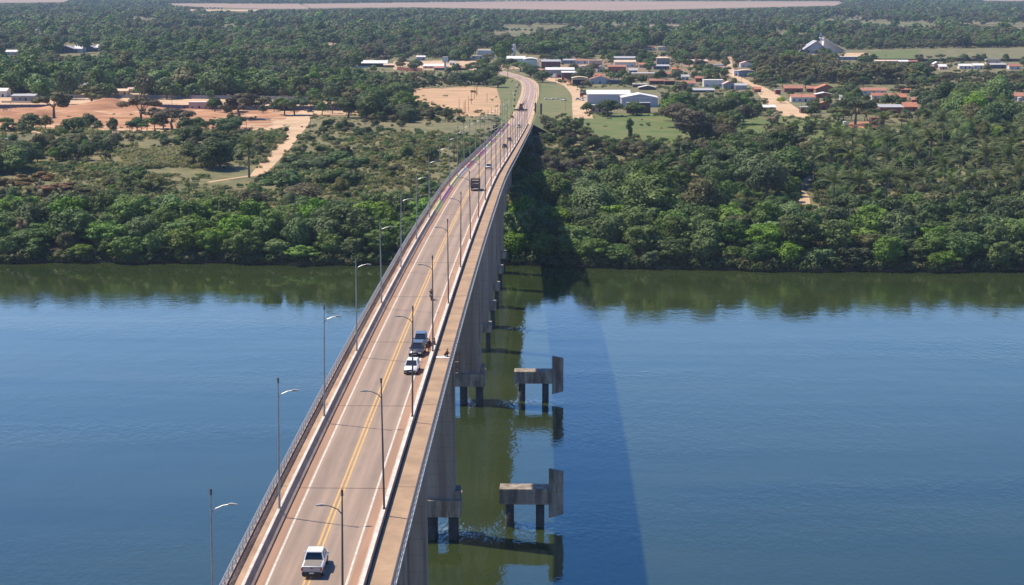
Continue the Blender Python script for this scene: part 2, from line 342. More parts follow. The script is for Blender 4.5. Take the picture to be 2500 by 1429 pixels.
def sheet(name, poly, m, off=.05, px=True, extra=None):
    """a thin sheet following the terrain; poly in photo pixels or world (x, y)"""
    P = [gp(*p)[:2] for p in poly] if px else [np.array(p) for p in poly]
    bm = bmesh.new(); vs = [bm.verts.new((p[0], p[1], 0)) for p in P]; f = bm.faces.new(vs)
    bmesh.ops.triangulate(bm, faces=bm.faces[:])
    for Y in (740, 850, 1030):
        bmesh.ops.bisect_plane(bm, geom=bm.verts[:]+bm.edges[:]+bm.faces[:], plane_co=(0, Y, 0), plane_no=(0, 1, 0))
    for v in bm.verts: v.co.z = gz(v.co.x, v.co.y)+off
    bmesh.ops.recalc_face_normals(bm, faces=bm.faces[:])
    me = bpy.data.meshes.new(name); bm.to_mesh(me); bm.free(); me.materials.append(m)
    return tag(obj(name, me), kind='structure')
def strip_px(name, pts, widths, m, off):
    """road strip: centreline in pixels (photo) and widths in metres"""
    P = [gp(*p) for p in pts]; return strip(name, [p[:2] for p in P], widths, m, off)
def strip(name, P, widths, m, off):
    P = [Vector((p[0], p[1])) for p in P]
    if not hasattr(widths, '__len__'): widths = [widths]*len(P)
    Q = []; W = []
    for i in range(len(P)-1):                       # catmull-rom
        p0 = P[max(i-1, 0)]; p1 = P[i]; p2 = P[i+1]; p3 = P[min(i+2, len(P)-1)]; n = max(2, int((p2-p1).length/6))
        for k in range(n):
            t = k/n; Q.append(.5*((2*p1)+(p2-p0)*t+(2*p0-5*p1+4*p2-p3)*t*t+(3*p1-p0-3*p2+p3)*t**3)); W.append(widths[i]*(1-t)+widths[i+1]*t)
    Q.append(P[-1]); W.append(widths[-1])
    mb = MB(); vs = []; rr = random.Random(len(name))
    for i, q in enumerate(Q):
        d = (Q[min(i+1, len(Q)-1)]-Q[max(i-1, 0)]).normalized(); nn = Vector((-d.y, d.x))
        for s in (-.5, .5):
            p = q+nn*W[i]*s; vs.append((p.x, p.y, gz(p.x, p.y)+off))
    mb.add(vs, [(2*i, 2*i+1, 2*i+3, 2*i+2) for i in range(len(Q)-1)])
    return tag(mb.build(name, m), kind='structure')
# clearings, photo pixels
sheet('dirt_field', [(-40, 228), (420, 228), (560, 226), (900, 240), (900, 282), (760, 282), (735, 300), (640, 322), (560, 312), (420, 320), (250, 325), (-40, 325)], M['pdirt'], .04)
sheet('dirt_field', [(1025, 214), (1080, 217), (1130, 211), (1190, 214), (1228, 211), (1222, 232), (1229, 246), (1219, 262), (1226, 284), (1190, 278), (1160, 286), (1120, 282), (1095, 270), (1060, 262), (1020, 250), (985, 240), (960, 232), (990, 224)], M['odirt'], .05)
sheet('grass_strip', [(60, 402), (640, 406), (650, 436), (500, 455), (60, 452)], M['drygrass'], .04)
sheet('grass_field', [(780, 330), (1130, 300), (1200, 330), (1060, 480), (980, 500), (800, 500), (700, 480)], M['drygrass'], .04)
sheet('grass_verge', [(1205, 190), (1250, 186), (1262, 230), (1250, 320), (1205, 330), (1225, 260)], M['verge'], .06)
sheet('grass_verge', [(1318, 205), (1380, 212), (1425, 290), (1420, 340), (1320, 340), (1322, 280)], M['verge'], .05)
sheet('grass_field', [(1415, 278), (1640, 276), (1870, 276), (1990, 290), (2140, 300), (2200, 330), (1860, 345), (1620, 352), (1440, 350)], M['grassg'], .05)
sheet('grass_field', [(1880, 190), (2510, 190), (2510, 262), (2240, 285), (2050, 296), (1880, 262)], M['drygrass'], .045)
sheet('grass_field', [(1400, 196), (1640, 196), (1700, 232), (1640, 262), (1420, 250)], M['drygrass'], .045)
sheet('town_ground', [(1310, 138), (2060, 132), (2060, 150), (1880, 200), (1560, 200), (1320, 196)], mat('trodden_ground', (.30, .20, .115), .95, col2=(.085, .09, .03), vscale=.05, detail=8), .04)
sheet('town_ground', [(870, 143), (1220, 136), (1290, 168), (1200, 180), (880, 172)], M['drygrass'], .04)
sheet('dirt_field', [(960, 150), (1100, 148), (1230, 150), (1270, 168), (1180, 172), (960, 170)], M['pdirt'], .07)
sheet('grass_field', [(2050, 117), (2540, 112), (2540, 148), (2060, 150)], M['drygrass'], .04)
sheet('grass_field', [(2120, 127), (2240, 122), (2255, 144), (2130, 148)], M['grassg'], .09)
sheet('dirt_field', [(2065, 130), (2120, 129), (2130, 140), (2105, 148), (2060, 138)], M['pdirt'], .12)
sheet('grass_field', [(1440, 136), (1480, 134), (1482, 142), (1440, 142)], M['verge'], .08)
# far farmland
sheet('far_farmland', [(735, 10), (1270, 4), (2060, 4), (2040, 14), (1500, 26), (1000, 18), (760, 20)], M['ffield'], .3)
sheet('far_farmland', [(-200, -6), (240, -6), (150, 6), (-200, 9)], M['ffield'], .3)
sheet('far_farmland', [(380, 9), (730, 10), (760, 22), (640, 22), (480, 17)], M['ffield'], .35)
sheet('far_farmland', [(450, 24), (640, 24), (620, 28), (450, 27)], M['pdirt'], .3)
sheet('far_farmland', [(1040, 30), (1330, 34), (1300, 38), (1060, 35)], M['verge'], .3)
sheet('far_farmland', [(2360, -6), (2600, -6), (2600, 4), (2400, 2)], M['ffield'], .3)
sheet('far_farmland', [(700, -6), (2300, -8), (1900, 0), (1300, 1), (760, -1)], M['ffield'], .25)
FARCLR = []
_r = random.Random(77)
for k in range(26):
    row = _r.uniform(30, 128); x = _r.uniform(-40, 2540)
    if 850 < x < 1650 and row > 105 or 1850 < x and row > 85 or x < 340 and row > 60: continue
    w_ = _r.uniform(30, 120); h_ = _r.uniform(1.0, 2.6)*(.6+row/130); pl = [(x+w_*math.cos(a)*(1+.3*_r.random()), row+h_*math.sin(a)) for a in [i*.628 for i in range(10)]]
    sheet('far_clearing', pl, M[_r.choice(['drygrass', 'ffield', 'verge', 'drygrass'])], .3); FARCLR.append([(a, b_-.5) for a, b_ in pl])
# tracks
strip_px('dirt_road', [(-30, 290), (200, 296), (420, 292), (600, 290), (700, 284), (880, 280)], 7, M['dirt'], .10)
strip_px('dirt_road', [(742, 276), (728, 310), (700, 348), (668, 385), (640, 415), (628, 428)], [11, 9.5, 8, 7.5, 7, 6], M['pdirt'], .09)
strip_px('dirt_road', [(628, 428), (570, 436), (508, 446)], [3, 2.6, 2.6], M['pdirt'], .11)
strip_px('dirt_road', [(1340, 176), (1352, 192), (1388, 208), (1412, 232), (1418, 262), (1424, 290)], [22, 20, 9, 10, 11, 12], M['pdirt'], .10)
strip_px('dirt_road', [(1776, 140), (1780, 168), (1800, 190), (1850, 212), (1890, 236), (1925, 262), (1965, 288)], [8, 8, 8, 8, 9, 9, 8], M['pdirt'], .10)
strip_px('dirt_road', [(1850, 212), (1870, 238), (1905, 268), (1925, 284)], [6, 7, 7, 6], M['pdirt'], .12)
strip_px('dirt_road', [(1966, 512), (1962, 480), (1952, 462), (1966, 445), (1978, 428)], [4.5, 4.5, 3, 3.2, 2.5], M['pdirt'], .10)
strip_px('dirt_road', [(1000, 460), (1050, 466)], [3, 2.5], M['dirt'], .10)
strip_px('street', [(1310, 172), (1440, 158), (1700, 150), (1790, 158)], [8, 8, 8, 8], M['dirt'], .06)
strip_px('dirt_road', [(-30, 248), (240, 250), (560, 246), (860, 252)], [26, 26, 24, 22], M['pdirt'], .08)

def mounds():
    """churned earth of the dirt track on the left, one rough grid"""
    a = gp(-60, 322); nx, ny = 170, 60; mb = MB(); rr = np.random.RandomState(4)
    g = lambda x, y, cx, cy, sx, sy, h: h*math.exp(-((x-cx)/sx)**2-((y-cy)/sy)**2)
    B = []
    for (px, py, sx, sy, h) in [(245, 264, 14, 14, 2.6), (290, 266, 18, 12, 2.4), (60, 276, 14, 8, 1.6), (110, 283, 12, 7, 1.8), (150, 268, 20, 6, 1.3), (190, 280, 11, 7, 1.4), (30, 300, 16, 8, 1.2), (90, 300, 12, 6, 1.2), (160, 297, 14, 6, 1.2), (240, 303, 14, 6, 1.0), (300, 288, 20, 6, .9), (360, 296, 14, 6, .9), (500, 284, 16, 7, 1.2), (440, 280, 14, 7, 1.0), (580, 276, 10, 6, .8), (10, 282, 14, 6, 1.3), (400, 306, 14, 6, .8)]:
        p = gp(px, py); B.append((p[0], p[1], sx, sy, h))
    x0 = gp(-40, 290)[0]-20; x1 = gp(700, 290)[0]; y0 = gp(300, 316)[1]; y1 = gp(300, 263)[1]
    vs = []
    for j in range(ny+1):
        for i in range(nx+1):
            x = x0+(x1-x0)*i/nx; y = y0+(y1-y0)*j/ny
            h = 1.7*sum(g(x, y, *b) for b in B)+.35*math.sin(x*.23+2*math.sin(y*.11))+.22*math.sin(y*.35+x*.05)+rr.rand()*.1
            e = min(1, i/4, (nx-i)/14, j/4, (ny-j)/4); vs.append((x, y, gz(x, y)+.02+max(0, h+.15)*e))
    mb.add(vs, [(j*(nx+1)+i, j*(nx+1)+i+1, (j+1)*(nx+1)+i+1, (j+1)*(nx+1)+i) for j in range(ny) for i in range(nx)])
    tag(mb.build('dirt_mounds', M['dirt'], smooth=True), kind='structure')
mounds()
# ------------------------------------------------------------------ approach road beyond the bridge
RC = [(0, 1035), (0, 1150), (0, 1290), (.2, 1400)]+[tuple(gp(x, y)[:2]) for x, y in [(1294, 215), (1291, 204), (1281, 196), (1264, 189), (1240, 182), (1212, 174), (1190, 169)]]
def road_pts():
    P = [Vector(p) for p in RC]; Q = []
    for i in range(len(P)-1):
        p0 = P[max(i-1, 0)]; p1 = P[i]; p2 = P[i+1]; p3 = P[min(i+2, len(P)-1)]; n = max(3, int((p2-p1).length/6))
        for k in range(n):
            t = k/n; Q.append(.5*((2*p1)+(p2-p0)*t+(2*p0-5*p1+4*p2-p3)*t*t+(3*p1-p0-3*p2+p3)*t**3))
    return Q+[P[-1]]
RQ = road_pts()
def road_strip(name, x0, x1, m, off, skirt=False, dash=0):
    mb = MB(); vs = []; fs = []
    for i, q in enumerate(RQ):
        d = (RQ[min(i+1, len(RQ)-1)]-RQ[max(i-1, 0)]).normalized(); r = Vector((d.y, -d.x)); z = max(dz(q.y), gz(q.x, q.y)+.15)+off
        a = q+r*x0; b = q+r*x1
        if skirt:
            h = z-gz(q.x, q.y)+.3; c = q+r*(x0-h*1.8-.5); e = q+r*(x1+h*1.8+.5)
            vs += [(c.x, c.y, gz(q.x, q.y)-.1), (a.x, a.y, z), (b.x, b.y, z), (e.x, e.y, gz(q.x, q.y)-.1)]
        else: vs += [(a.x, a.y, z), (b.x, b.y, z)]
    n = 4 if skirt else 2
    for i in range(len(RQ)-1):
        for j in range(n-1): fs.append((i*n+j, i*n+j+1, (i+1)*n+j+1, (i+1)*n+j))
    mb.add(vs, fs); return tag(mb.build(name, m), kind='structure')
road_strip('embankment', -7.5, 8, M['verge'], -.06, skirt=True)
road_strip('road_shoulder', -6.2, 6.6, M['pdirt'], -.03)
road_strip('road', -4.4, 4.6, M['road'], 0.0)
road_strip('road_edge_line', -3.62, -3.36, M['linew'], .012)
road_strip('road_edge_line', 3.42, 3.68, M['linew'], .012)
road_strip('road_centre_line', -.16, .16, M['linew'], .012)
# ------------------------------------------------------------------ bridge
bridge = thing('road_bridge', 'long concrete road bridge on tall piers crossing the river', 'bridge')
DY = [-60+5*i for i in range(221)]                 # to 1040
def deckloft(name, sec, m, parent=bridge, y0=-60, y1=1040, step=5, dzf=None):
    ys = list(np.arange(y0, y1, step))+[y1]; mb = MB()
    secs = []
    for y in ys:
        s = sec(y) if callable(sec) else sec
        secs.append([(x, y, dz(y)+z) for x, z in s])
    mb.loft(secs); return mb.build(name, m, parent)
deckloft('deck_slab', [(-7.05, -.32), (-7.05, .12), (-6.8, .16), (-5.3, .16), (-5.3, -.02), (5.5, -.02), (5.5, .16), (7.8, .16), (8.0, .12), (8.0, -.32), (4.2, -.6), (-3.6, -.6)], M['conc'])
def gird(y):
    d = 3.0
    for c in (275, 350.8, 467, 535): d += 3.2*math.exp(-((y-c)/18)**2)
    return [(-3.4, -.61), (3.9, -.61), (3.3, -.6-d), (-2.8, -.6-d)]
deckloft('box_girder', gird, M['pier'], y1=1036, step=8)
deckloft('road_surface', [(-3.75, -.01), (-3.75, .005), (3.85, .005), (3.85, -.01)], M['asphalt'])
for x0, x1 in ((-4.5, -3.76), (3.86, 4.6)):
    deckloft('road_shoulder', [(x0, -.015), (x0, .008), (x1, .008), (x1, -.015)], M['dustshoulder'])
for x0, x1 in ((-3.58, -3.38), (3.46, 3.66)):
    deckloft('edge_line', [(x0, .004), (x0, .014), (x1, .014), (x1, .004)], M['linew'])
for x0, x1 in ((-.30, -.12), (.14, .32)):
    deckloft('centre_line', [(x0, .004), (x0, .014), (x1, .014), (x1, .004)], M['yellow'])
deckloft('sidewalk', [(-6.75, .155), (-6.75, .18), (-5.28, .18), (-5.28, .155)], M['sidewalkl'])
deckloft('sidewalk', [(5.48, .155), (5.48, .18), (7.72, .18), (7.72, .155)], M['sidewalk'])
LB = [(-5.28, -.02), (-5.22, .84), (-4.98, .84), (-4.72, .35), (-4.5, .18), (-4.5, -.02)]
deckloft('barrier', LB, M['barrier'], y1=430)
def stripemat():
    m = bpy.data.materials.new('painted_stripes'); m.use_nodes = True; n = m.node_tree; b = n.nodes['Principled BSDF']; b.inputs['Roughness'].default_value = .6
    g = n.nodes.new('ShaderNodeNewGeometry'); s = n.nodes.new('ShaderNodeSeparateXYZ'); n.links.new(g.outputs['Position'], s.inputs[0])
    mr = n.nodes.new('ShaderNodeMath'); mr.operation = 'DIVIDE'; mr.inputs[1].default_value = 330.; n.links.new(s.outputs[1], mr.inputs[0])
    fr = n.nodes.new('ShaderNodeMath'); fr.operation = 'FRACT'; n.links.new(mr.outputs[0], fr.inputs[0])
    r = n.nodes.new('ShaderNodeValToRGB'); r.color_ramp.interpolation = 'CONSTANT'; n.links.new(fr.outputs[0], r.inputs[0])
    cols = [(.45, .14, .24), (.62, .56, .50), (.40, .48, .18), (.50, .24, .30), (.60, .56, .25), (.60, .55, .50), (.45, .15, .20), (.34, .42, .16)]
    e = r.color_ramp.elements; e[0].color = (*cols[0], 1); e[0].position = 0; e[1].position = 1/8; e[1].color = (*cols[1], 1)
    for i in range(2, 8): k = e.new(i/8); k.color = (*cols[i], 1)
    n.links.new(r.outputs[0], b.inputs['Base Color']); return m
SM = stripemat()
tag(deckloft('barrier', LB, SM, y0=430), label='far barrier stretch painted in pink, green and yellow')
deckloft('barrier_cap', [(-5.30, .842), (-5.30, .87), (-5.02, .87), (-5.02, .842)], M['white'], y1=430)
deckloft('barrier', [(4.6, -.02), (4.6, .18), (4.8, .35), (4.98, .84), (5.3, .84), (5.36, -.02)], M['barrier'])
deckloft('barrier_cap', [(4.94, .842), (4.94, .87), (5.33, .87), (5.33, .842)], M['white'])
deckloft('edge_beam', [(7.72, .12), (7.72, .36), (8.06, .36), (8.06, .12)], mat('bright_beam', (.78, .74, .68), .7, var=.15, vscale=.7))
deckloft('edge_beam', [(-7.07, .12), (-7.07, .30), (-6.80, .30), (-6.80, .12)], M['barrier'])
def railing(x, lean, y1, name='railing', y0=60, m=M['steel']):
    mb = MB(); ys = np.arange(y0, y1, 2.)
    for y in ys:
        z = dz(y); w = .06 if y < 520 else .09
        mb.box(x-w/2, x+w/2, y-.05, y+.05, z+.25, z+1.3)
        if y < 420: mb.add([(x-.03, y, z+.35), (x+.03, y, z+.35), (x+.03, y+2, dz(y+2)+1.25), (x-.03, y+2, dz(y+2)+1.25), (x-.03, y+.08, z+.35), (x+.03, y+.08, z+.35), (x+.03, y+2.08, dz(y+2)+1.2), (x-.03, y+2.08, dz(y+2)+1.2)], [(0, 1, 2, 3), (4, 7, 6, 5), (0, 3, 7, 4), (1, 5, 6, 2)])
    for h in (.5, .77, 1.03, 1.3):
        t = .035 if h < 1.2 else .05
        yy = list(np.arange(y0, y1, 8.))+[y1]
        mb.loft([[(x-t, y, dz(y)+h-t), (x+t, y, dz(y)+h-t), (x+t, y, dz(y)+h+t), (x-t, y, dz(y)+h+t)] for y in yy])
    return mb.build(name, m, bridge, fix=False)
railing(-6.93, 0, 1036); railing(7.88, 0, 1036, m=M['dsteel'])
# expansion joints across road and sidewalk
for y in [163.6, 199.5, 235.7, 275, 313, 350.8, 389, 428, 467, 501, 535]+[571.4+36.3*k for k in range(13)]:
    z = dz(y)
    mb = MB()
    for x0, x1, h in ((-4.48, 4.58, .018), (5.5, 7.7, .186), (-6.73, -5.3, .186)): mb.box(x0, x1, y-.07, y+.07, z+h-.01, z+h+.004)
    mb.build('expansion_joint', M['joint'], bridge)
# piers
def pier(Y, main, land=False):
    zt = dz(Y)-3.2; zb = gz(0, Y) if land else 0
    hx0, hx1 = (-3.4, 3.35) if main else (-2.9, 2.75); hy = 2.2 if main else 1.3
    ctop = zb+.6 if land else 7.5
    mb = MB()
    e = .35
    def sec(z, g=0):
        a, b, c = hx0-g, hx1+g, hy+g
        return [(a+e, Y-c, z), (b-e, Y-c, z), (b, Y-c+e, z), (b, Y+c-e, z), (b-e, Y+c, z), (a+e, Y+c, z), (a, Y+c-e, z), (a, Y-c+e, z)]
    mb.loft([sec(ctop-.2, .25 if main else .12), sec(ctop+1.0, .2 if main else .1), sec(zt-3, 0), sec(zt+1.0, .05)])
    p = mb.build('pier', M['pier'], bridge)
    if not land:
        c0, c1, ch = (-5.2, 4.6, 3.1) if main else (-4.3, 3.7, 2.3)
        mb = MB(); mb.box(c0, c1, Y-hy-1.6, Y+hy+1.6, ctop-ch, ctop); 
        mb.build('pile_cap', M['cap'], p, bevel=.08)
        if main:
            mb = MB(); mb.box(c1-1.3, c1-.1, Y-hy-.3, Y+hy-.5, ctop, ctop+1.5); mb.build('plinth_block', M['cap'], p, bevel=.05)
        for X in ((-4.2, -.65, 3.15) if main else (-3.4, 2.75)):
            for yy in ((-1, 1) if main else (0,)):
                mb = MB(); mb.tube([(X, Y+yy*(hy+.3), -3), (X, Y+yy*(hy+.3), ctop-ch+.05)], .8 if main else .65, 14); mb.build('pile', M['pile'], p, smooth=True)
    else:
        mb = MB(); mb.box(hx0-1, hx1+1, Y-hy-1, Y+hy+1, zb-1, ctop); mb.build('pile_cap', M['cap'], p)
for Y in (238, 275, 350.8, 467): pier(Y, True)
for Y in (535, 571.4, 607.8, 644.4, 680.2): pier(Y, False)
for k in range(1, 10): pier(680.2+36.3*k, False, True)
mb = MB(); mb.box(-6.5, 7.4, 1036, 1041, 18.5, 24.6); mb.build('abutment', M['conc'], bridge)
# rusty access scaffold on the pier by the parked cars
sf = thing('access_scaffold', 'rusty maintenance scaffold hanging beside a pier below the parked cars', 'scaffold', (0, 0, 0))
p0 = atZ(1103, 910, 9)
ps = 462.2; x_a = -0.3; 
def at_plane(x, y, Y):
    r = ray(x, y); return CAM+r*(Y/r[1])
a = at_plane(1102, 912, 463.2); b = at_plane(1121, 858, 463.2)
mb = MB()
for x in (a[0], (a[0]+b[0])/2, b[0]):
    for y in (463.3, 464.4): mb.box(x-.06, x+.06, y-.06, y+.06, a[2], b[2])
mb.build('upright', M['rust'], sf)
for k in range(5):
    mb = MB(); z = a[2]+(b[2]-a[2])*k/4; mb.box(a[0], b[0], 463.25, 463.4, z-.07, z+.07); mb.box(a[0], b[0], 464.3, 464.45, z-.05, z+.05)
    mb.build('cross_bar', M['rust'], sf)
for k in (0, 2):
    mb = MB(); z = a[2]+(b[2]-a[2])*k/4; mb.box(a[0], b[0], 463.4, 464.3, z+.0, z+.06)
    mb.build('platform', M['wood'], sf)
# ------------------------------------------------------------------ protection pillars standing in the river
def dolphin(Y, x0, label):
    t = thing('pier_protector', label, 'concrete structure', (x0, Y, 0), group='concrete protectors in the river')
    mb = MB(); mb.box(0, 9.1, 0, 4.3, 4.3, 7.2); mb.build('cap_beam', M['cap'], t, bevel=.06)
    for x in (1.85, 7.5):
        for y in (.9, 3.4):
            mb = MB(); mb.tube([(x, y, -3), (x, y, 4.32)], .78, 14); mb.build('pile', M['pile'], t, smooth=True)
    mb = MB(); mb.add([(9.1, .6, 1.6), (11.8, 1.6, 2.1), (11.8, 1.6, 10.2), (9.1, .6, 10.9), (9.1, 1.5, 1.6), (11.8, 2.4, 2.1), (11.8, 2.4, 10.2), (9.1, 1.5, 10.9)],
                      [(0, 1, 2, 3), (4, 7, 6, 5), (0, 3, 7, 4), (1, 5, 6, 2), (3, 2, 6, 7), (0, 4, 5, 1)])
    mb.build('deflector_plate', M['cap'], t, bevel=.04)
dolphin(356.6, 11.3, 'nearer concrete pier protector on two round legs with a sunlit cap end')
dolphin(467.8, 11.4, 'farther concrete pier protector beside the pier below the parked cars')
# ------------------------------------------------------------------ street lamps
def lamp(side, label, lit):
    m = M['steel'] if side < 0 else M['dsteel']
    t = thing('street_lamp', label, 'street lamp', group='street lamps along the bridge')
    mb = MB(); mb.tube([(0, 0, 0), (0, 0, 6), (0, 0, 11.8), (0, 0, 12.7)], [.115, .095, .065, .055], 7); mb.box(-.16, .16, -.16, .16, 0, .12); mb.build('pole', m, t)
    mb = MB(); mb.tube([(0, 0, 12.6), (0, 0, 13.1)], [.10, .10], 6); mb.build('photocell', M['dsteel'], t)
    s = -side
    mb = MB(); mb.tube([(0, 0, 11.1), (s*.35, 0, 11.5), (s*.9, 0, 11.75), (s*1.45, 0, 11.85)], [.05, .045, .04, .04], 5); mb.build('arm', m, t)
    mb = MB(); mb.loft([[(s*1.35, -.09, 11.80), (s*1.35, .09, 11.80), (s*1.35, .09, 11.90), (s*1.35, -.09, 11.90)], [(s*1.6, -.17, 11.79), (s*1.6, .17, 11.79), (s*1.6, .17, 11.95), (s*1.6, -.17, 11.95)], [(s*2.05, -.10, 11.80), (s*2.05, .10, 11.80), (s*2.05, .1, 11.88), (s*2.05, -.1, 11.88)]]); mb.build('lamp_head', M['lampw'], t)
    return t
L0 = lamp(-1, 'x', 0); R0 = lamp(1, 'x', 0)
for k in range(24):
    Y = 151.8+37.55*k
    for s, base, word in ((-1, L0, 'left'), (1, R0, 'right')):
        o = base if k == 0 else copy_tree(base)
        o.location = (-5.1 if s < 0 else 5.2, Y, dz(Y)+.84); o.rotation_euler = (0, R(.8)*_rs.uniform(-1, 1), R(_rs.uniform(-3, 3)))
        o['label'] = 'grey street lamp on the %s barrier of the bridge, %s from the bottom' % (word, ORD[k])
o = copy_tree(L0)
for k in range(10):                                 # lamps along the road bend
    if k: o = copy_tree(L0 if k % 2 else R0)
    s = -1 if (k % 2 or k == 0) else 1
    i = min(len(RQ)-3, 6+int(k*7.5)); q = RQ[i]; d = (RQ[i+1]-RQ[i-1]).normalized(); r = Vector((d.y, -d.x)); p = q+r*s*7.5
    o.location = (p.x, p.y, gz(p.x, p.y)+.5); o.rotation_euler = (0, 0, math.atan2(r.y, r.x)); o['group'] = 'street lamps along the road bend'
    o['label'] = 'grey street lamp beside the far road bend, %s past the bridge end' % ORD[k]
# ------------------------------------------------------------------ vehicles
def wheel(t, x, y, r, w):
    mb = MB(); mb.tube([(x-w/2, y, r), (x+w/2, y, r)], r, 16); wh = mb.build('wheel', M['tyre'], t)
    mb = MB(); s = 1 if x > 0 else -1; mb.tube([(x+s*(w/2-.02), y, r), (x+s*(w/2+.012), y, r)], r*.58, 12); mb.build('rim', M['cars'], wh)
def car(label, paint, L=4.3, W=1.8, Hh=1.6, kind='suv', name='car', cat='car', group=None):
    """front looks to -Y"""
    t = thing(name, label, cat, group=group); hl, hw = L/2, W/2; b = .95 if kind == 'suv' else .82
    mb = MB()
    st = [(-hl, .86, .42, .55), (-hl+.12, .95, .32, .72), (-hl+.9, 1, .25, b-.02), (-hl+1.3, 1, .25, b), (hl-.9, 1, .25, b+.03), (hl-.15, .97, .3, b-.02), (hl, .9, .42, b-.15)]
    secs = []
    for y, k, z0, z1 in st: 
        w = hw*k; secs.append([(-w*.92, y, z0), (w*.92, y, z0), (w, y, z0+.18), (w*.99, y, z1-.14), (w*.9, y, z1), (-w*.9, y, z1), (-w*.99, y, z1-.14), (-w, y, z0+.18)])
    mb.loft(secs); body = mb.build('body', paint, t, smooth=True)
    for e in body.data.polygons: e.use_smooth = True
    c0, c1 = -hl+1.25, hl-(.15 if kind == 'suv' else .5)
    r0, r1 = c0+.75, c1-(.35 if kind == 'suv' else .6); tw = hw*.72
    mb = MB(); mb.loft([[(-hw*.9, c0, b-.05), (hw*.9, c0, b-.05), (hw*.9, c1, b-.05), (-hw*.9, c1, b-.05)], [(-tw, r0, Hh-.07), (tw, r0, Hh-.07), (tw, r1, Hh-.07), (-tw, r1, Hh-.07)]]); mb.build('windows', M['glass'], t)
    mb = MB(); mb.box(-tw-.03, tw+.03, r0-.05, r1+.05, Hh-.08, Hh); mb.build('roof', paint, t, bevel=.035)
    mb = MB()
    for s in (-1, 1):
        for ya, yb in ((c0, r0), (c1, r1)): mb.tube([(s*hw*.9, ya, b-.03), (s*tw, yb, Hh-.05)], .05, 5)
        for f in (.38, .68): yy = c0+(c1-c0)*f; mb.tube([(s*hw*.9, yy, b-.03), (s*(tw+.02), yy, Hh-.05)], .045, 5)
    mb.build('pillars', paint, t)
    for s in (-1, 1):
        mb = MB(); mb.box(s*(hw+.02)-.1, s*(hw+.02)+.1, c0+.3, c0+.45, b-.02, b+.15); mb.build('mirror', paint, t, bevel=.02)
        mb = MB(); mb.box(s*hw*.68-.22, s*hw*.68+.22, -hl-.012, -hl+.2, .55, .69); mb.build('headlight', M['chrome'], t, bevel=.02)
        mb = MB(); mb.box(s*hw*.78-.13, s*hw*.78+.13, hl-.1, hl+.015, .62, .82); mb.build('tail_light', M['red'], t, bevel=.02)
        for y in (-hl+.85, hl-.85): wheel(t, s*(hw-.1), y, .34, .22)
    mb = MB(); mb.box(-hw*.45, hw*.45, -hl-.02, -hl+.1, .5, .68); mb.box(-hw*.6, hw*.6, -hl-.03, -hl+.1, .3, .4); mb.build('grille', M['black'], t)
    mb = MB(); mb.box(-.2, .2, -hl-.045, -hl-.02, .4, .5); mb.build('number_plate', M['plaster'], t)
    return t
def put(o, x, y, rz=0, dx=0):
    p = deck_at(x, y); Y = p[1]; o.location = (p[0]+dx, Y, dz(Y)+.02)
    sl = math.atan((dz(Y+2)-dz(Y-2))/4); o.rotation_euler = (sl if abs(rz) < 1 else -sl, 0, rz); return o
put(car('white hatchback SUV parked on the bridge shoulder, nearest of the parked cars', M['carw'], 4.3, 1.8, 1.58), 1006, 908, R(-2))
put(car('dark grey SUV parked bumper to bumper behind the white SUV', M['carg'], 4.6, 1.85, 1.7), 1019, 866, R(-4))
put(car('blue-grey SUV parked farthest in the group of parked cars', M['carb'], 4.5, 1.82, 1.68), 1027.5, 843, R(2))
put(car('small white car coming along the right lane beyond the truck', M['carw'], 4.0, 1.7, 1.5, 'car'), 1193, 413, 0)
put(car('black car seen from behind in the middle of the far bridge', M['card'], 4.2, 1.75, 1.55, 'car'), 1232, 362, math.pi)
put(car('dark grey car just beyond the black car on the far bridge', M['carg'], 4.2, 1.75, 1.5, 'car'), 1244, 345, 0)
put(car('silver car near the far end of the bridge', M['cars'], 4.6, 1.8, 1.6, 'suv'), 1266.5, 312, 0)
put(car('small red car standing left of the road at the bridge end', M['carr'], 4.2, 1.8, 1.5, 'car'), 1250.5, 289, 0)
